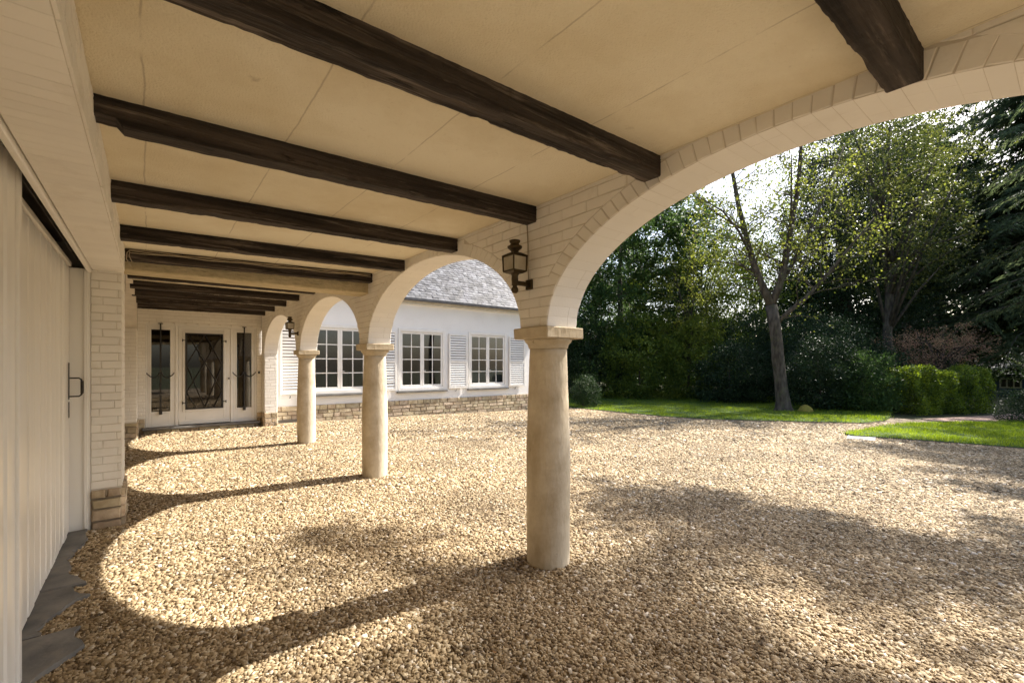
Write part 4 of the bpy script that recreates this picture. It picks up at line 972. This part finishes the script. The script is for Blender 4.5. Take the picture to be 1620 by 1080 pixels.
shrub((23.3, 10.6), (1.6, 1.6, 2.3), 360, 40, .10, .3, 'l_rhodo', 'dark shrub peeping between rhododendron and maple trunk')
shrub((19.9, 6.1), (1.15, 1.15, 1.5), 360, 44, .085, .26, 'l_ever', 'low dark shrub just right of the maple trunk')
shrub((20.4, 4.9), (.95, .95, 1.2), 330, 44, .075, .22, 'l_chest', 'dark green shrub at the left end of the bright hedge')
shrub((16.5, 19.5), (2.2, 2.2, 2.6), 420, 40, .11, .32, 'l_ever', 'dark bush hidden partly by the white wing')
shrub((14.0, 12.7), (.55, .55, .72), 260, 60, .035, .11, 'l_box', 'small clipped box ball at the corner of the white wing', None, 'box_bush', 'bush')
# hedges
def hedge(x0, y0, x1, y1, h, th, n, ls, lm, label):
    p = np.array([x0, y0]); q = np.array([x1, y1]); d = q - p; Ln = np.linalg.norm(d); d = d / Ln; nn = np.array([-d[1], d[0]])
    t_ = RNG.uniform(0, Ln, n); s_ = RNG.uniform(-1, 1, n); z = RNG.uniform(0, 1, n); k = RNG.uniform(size=n)
    s_ = np.where(k < .55, np.sign(s_) * RNG.uniform(.8, 1.05, n), s_); z = np.where(k > .8, RNG.uniform(.93, 1.03, n), z)
    bul = 1 + .20 * np.sin(t_ * 3.3 + 1.3 * np.sin(z * 4)) * np.sin(z * 5 + t_) + .10 * np.sin(t_ * 7 + 3 * z)
    ctr = (p + q) / 2
    X = p[0] + d[0] * t_ + nn[0] * s_ * th / 2 * bul - ctr[0]; Y = p[1] + d[1] * t_ + nn[1] * s_ * th / 2 * bul - ctr[1]; Z = z * h * (1 + .09 * np.sin(t_ * 2.2) + .06 * np.sin(t_ * 5.3 + s_ * 2)) + np.abs(RNG.normal(size=n)) * .05 * z 
    P = np.stack([X, Y, Z], 1)
    r = empty('hedge', (ctr[0], ctr[1], gz(*ctr)), label, 'hedge')
    quads('foliage', leaves(P, ls, .6), lm, r)
hedge(20.6, 4.0, 24.0, 2.45, 1.42, 1.1, 34000, .065, 'l_hedge', 'bright yellow green sunlit hedge beyond the path')
hedge(20.35, 1.55, 22.2, -2.6, .80, 1.0, 24000, .05, 'l_ever', 'low dark clipped hedge at the right edge behind the nearer lawn')
tree('copper_tree', (26.0, 3.9), 4.0, 2.45, (1.9, 1.9, .95), 170, 30, .065, .24, 'l_red', 'small copper leaved tree over the bright hedge', 'tree', None, .10, .2, .6, 1.4, 26, .5)

# drooping conifers
def conifer(loc, h, R, label, nb=70, z0=1.6, seed=3, lm='l_conif', group='drooping conifers at the right', size=.19):
    random.seed(seed); x, y = loc
    r = empty('conifer_tree', (x, y, gz(x, y)), label, 'tree', group)
    mb = MB(); mb.tube([(0, 0, -.2), (.05, 0, h * .3), (-.05, .05, h * .6), (0, 0, h)], [.34, .26, .16, .03], 10)
    C = []; D = []
    for i in range(nb):
        t_ = (i + random.random()) / nb; z = z0 + (h - z0) * t_ ** .9; a = random.uniform(0, 2 * PI); L_ = R * (1 - t_ * .72) * random.uniform(.55, 1.1)
        pts = []; n_ = 8
        for k in range(n_ + 1):
            s_ = k / n_; pts.append(Vector((math.cos(a) * L_ * s_, math.sin(a) * L_ * s_, z + L_ * (.22 * s_ - .42 * s_ * s_)) ) + Vector([random.gauss(0, .03) for _ in range(3)]))
        mb.tube(pts, [.06 * (1 - k / 9) * (1 - t_ * .6) + .006 for k in range(n_ + 1)], 5, cap=False)
        for k in range(1, n_ + 1):
            for sgn in (-1, 1):
                for w_ in range(2):
                    sl = L_ * .32 * (1.15 - k / n_ * .8) * random.uniform(.5, 1.1) + .15
                    d_ = Vector((math.cos(a + sgn * random.uniform(.6, 1.1)), math.sin(a + sgn * random.uniform(.6, 1.1)), -random.uniform(.1, .55))).normalized()
                    b0 = pts[k - 1].lerp(pts[k], random.random()); m_ = max(5, int(sl * 26))
                    for j in range(m_):
                        s_ = (j + 1) / m_; C.append(b0 + d_ * sl * s_ + Vector((random.gauss(0, .035), random.gauss(0, .035), -.18 * sl * s_ * s_ + random.gauss(0, .025)))); D.append(d_ + Vector((0, 0, -.5)))
    C = np.array([tuple(c_) for c_ in C]); D = np.array([tuple(c_) for c_ in D]); print('conifer', len(C))
    quads('crown', leaves(C, size, .2, 0, D), lm, r); mb.build('trunk', 'bark').parent = r
conifer((30.5, -1.6), 19, 6.8, 'nearest feathery conifer with drooping grey green boughs at the right', 190, 4.2, 3)
conifer((46, 1.6), 24.5, 11, 'taller conifer with drooping boughs behind the feathery one, above the copper leaved tree', 300, 4.2, 5, size=.28)
conifer((60, 9.5), 28, 9.5, 'distant conifer right of the dark evergreens', 170, 3.5, 6, size=.32)
conifer((52, -1.0), 24, 9.0, 'dark distant conifer at the right edge', 170, 2.2, 8, 'l_ever', size=.28)
random.seed(5)
# trees towards the sun whose shade falls on the gravel
def lobed_tree(loc, lobes, label, group):
    x, y = loc; r = empty('shade_tree', (x, y, gz(x, y)), label, 'tree', group); Ps = []; mb = MB()
    tp = wob((0, 0, -.2), (-.2, .2, max(l[0][2] for l in lobes) + .5), 8, .06); mb.tube(tp, [.26 * (1 - .85 * i / 8) for i in range(9)], 9)
    for cen, rad, ncl, nl in lobes:
        c_ = Vector(cen) - Vector((x, y, 0)); P, C = clusters(tuple(c_), rad, ncl, nl, .32, .05); Ps.append(P)
        b0 = min(tp, key=lambda q: abs(q.z - (c_.z - 1.0))); mb.tube([b0, b0.lerp(c_, .5) + Vector((0, 0, .15)), c_], [.09, .06, .03], 6)
        for q in C[::3]: mb.tube([c_.lerp(b0, random.uniform(0, .5)), Vector(q)], [.02, .006], 4)
    quads('crown', leaves(np.concatenate(Ps), .13, .7), 'l_maple', r); mb.build('trunk', 'bark').parent = r
lobed_tree((18.0, -6.0), [((15.4, .4, 10.3), (.85, 2.2, .9), 150, 36), ((15.8, -1.6, 9.3), (1.0, 1.2, 1.3), 90, 34), ((15.5, .1, 12.8), (.8, 1.3, .65), 90, 34), ((15.6, 1.9, 13.3), (.6, .7, .3), 14, 28), ((15.5, -.6, 6.6), (.2, 1.1, .10), 26, 28)],
           'tree on the near lawn beyond the right edge, shading the gravel with its high branches', None)

# far house, dark gable, woods
hs_ = empty('far_house', (61.5, 4.6, -2.6), 'blue grey house with white window beyond the hedges at the right', 'house')
b = MB(); b.box(58, 66, 2.0, 9.0, -2.7, .7); b.build('wall', 'bluewall', hs_)
b = MB(); b.add([(57.5, 1.6, .7), (57.5, 9.4, .7), (66.5, 9.4, .7), (66.5, 1.6, .7), (62, 1.6, 4), (62, 9.4, 4)], [(0, 1, 5, 4), (3, 4, 5, 2), (0, 4, 3), (1, 2, 5)]); b.build('roof', 'slate', hs_)
for y_ in (3.2, 4.9, 6.6):
    b = MB(); b.box(57.93, 57.99, y_, y_ + 1.3, -.5, .35); w_ = b.build('window', 'white', hs_); b = MB(); [b.box(57.90, 57.925, y_ + .1 + k * .4, y_ + .4 + k * .4, -.4, .25) for k in range(3)]; b.build('pane', 'rail', w_)
gh = empty('dark_gable_house', (48, 12.7, -1.2), 'dark slate gable barely seen in the shade between evergreens', 'house')
b = MB(); b.box(46, 52, 10, 16, -2.6, 1.0); b.build('wall', 'bluewall', gh); b = MB(); b.add([(45.6, 9.6, 1), (45.6, 16.4, 1), (52.4, 16.4, 1), (52.4, 9.6, 1), (45.6, 13, 4.8), (52.4, 13, 4.8)], [(0, 1, 4), (0, 4, 5, 3), (1, 2, 5, 4), (3, 5, 2)]); b.build('roof', 'slate', gh)
# far woods as one mass
Pw = []
for i in range(46):
    az = math.radians(40 + 62 * i / 45 + random.uniform(-.5, .5)); D_ = random.uniform(52, 74) if abs(az - math.radians(85.7)) > .12 else random.uniform(78, 90); c_ = (D_ * math.sin(az), D_ * math.cos(az), random.uniform(1.5, 4.2) + gz(D_ * math.sin(az), 0))
    P_, _ = clusters(c_, (4.5, 4.5, random.uniform(4, 7)), 110, 22, .9, .4); Pw.append(P_)
tag(quads('distant_woods', leaves(np.concatenate(Pw), .45, .7), 'l_chest'), 'hazy dark woodland closing the view behind the garden', 'woods', kind='stuff')
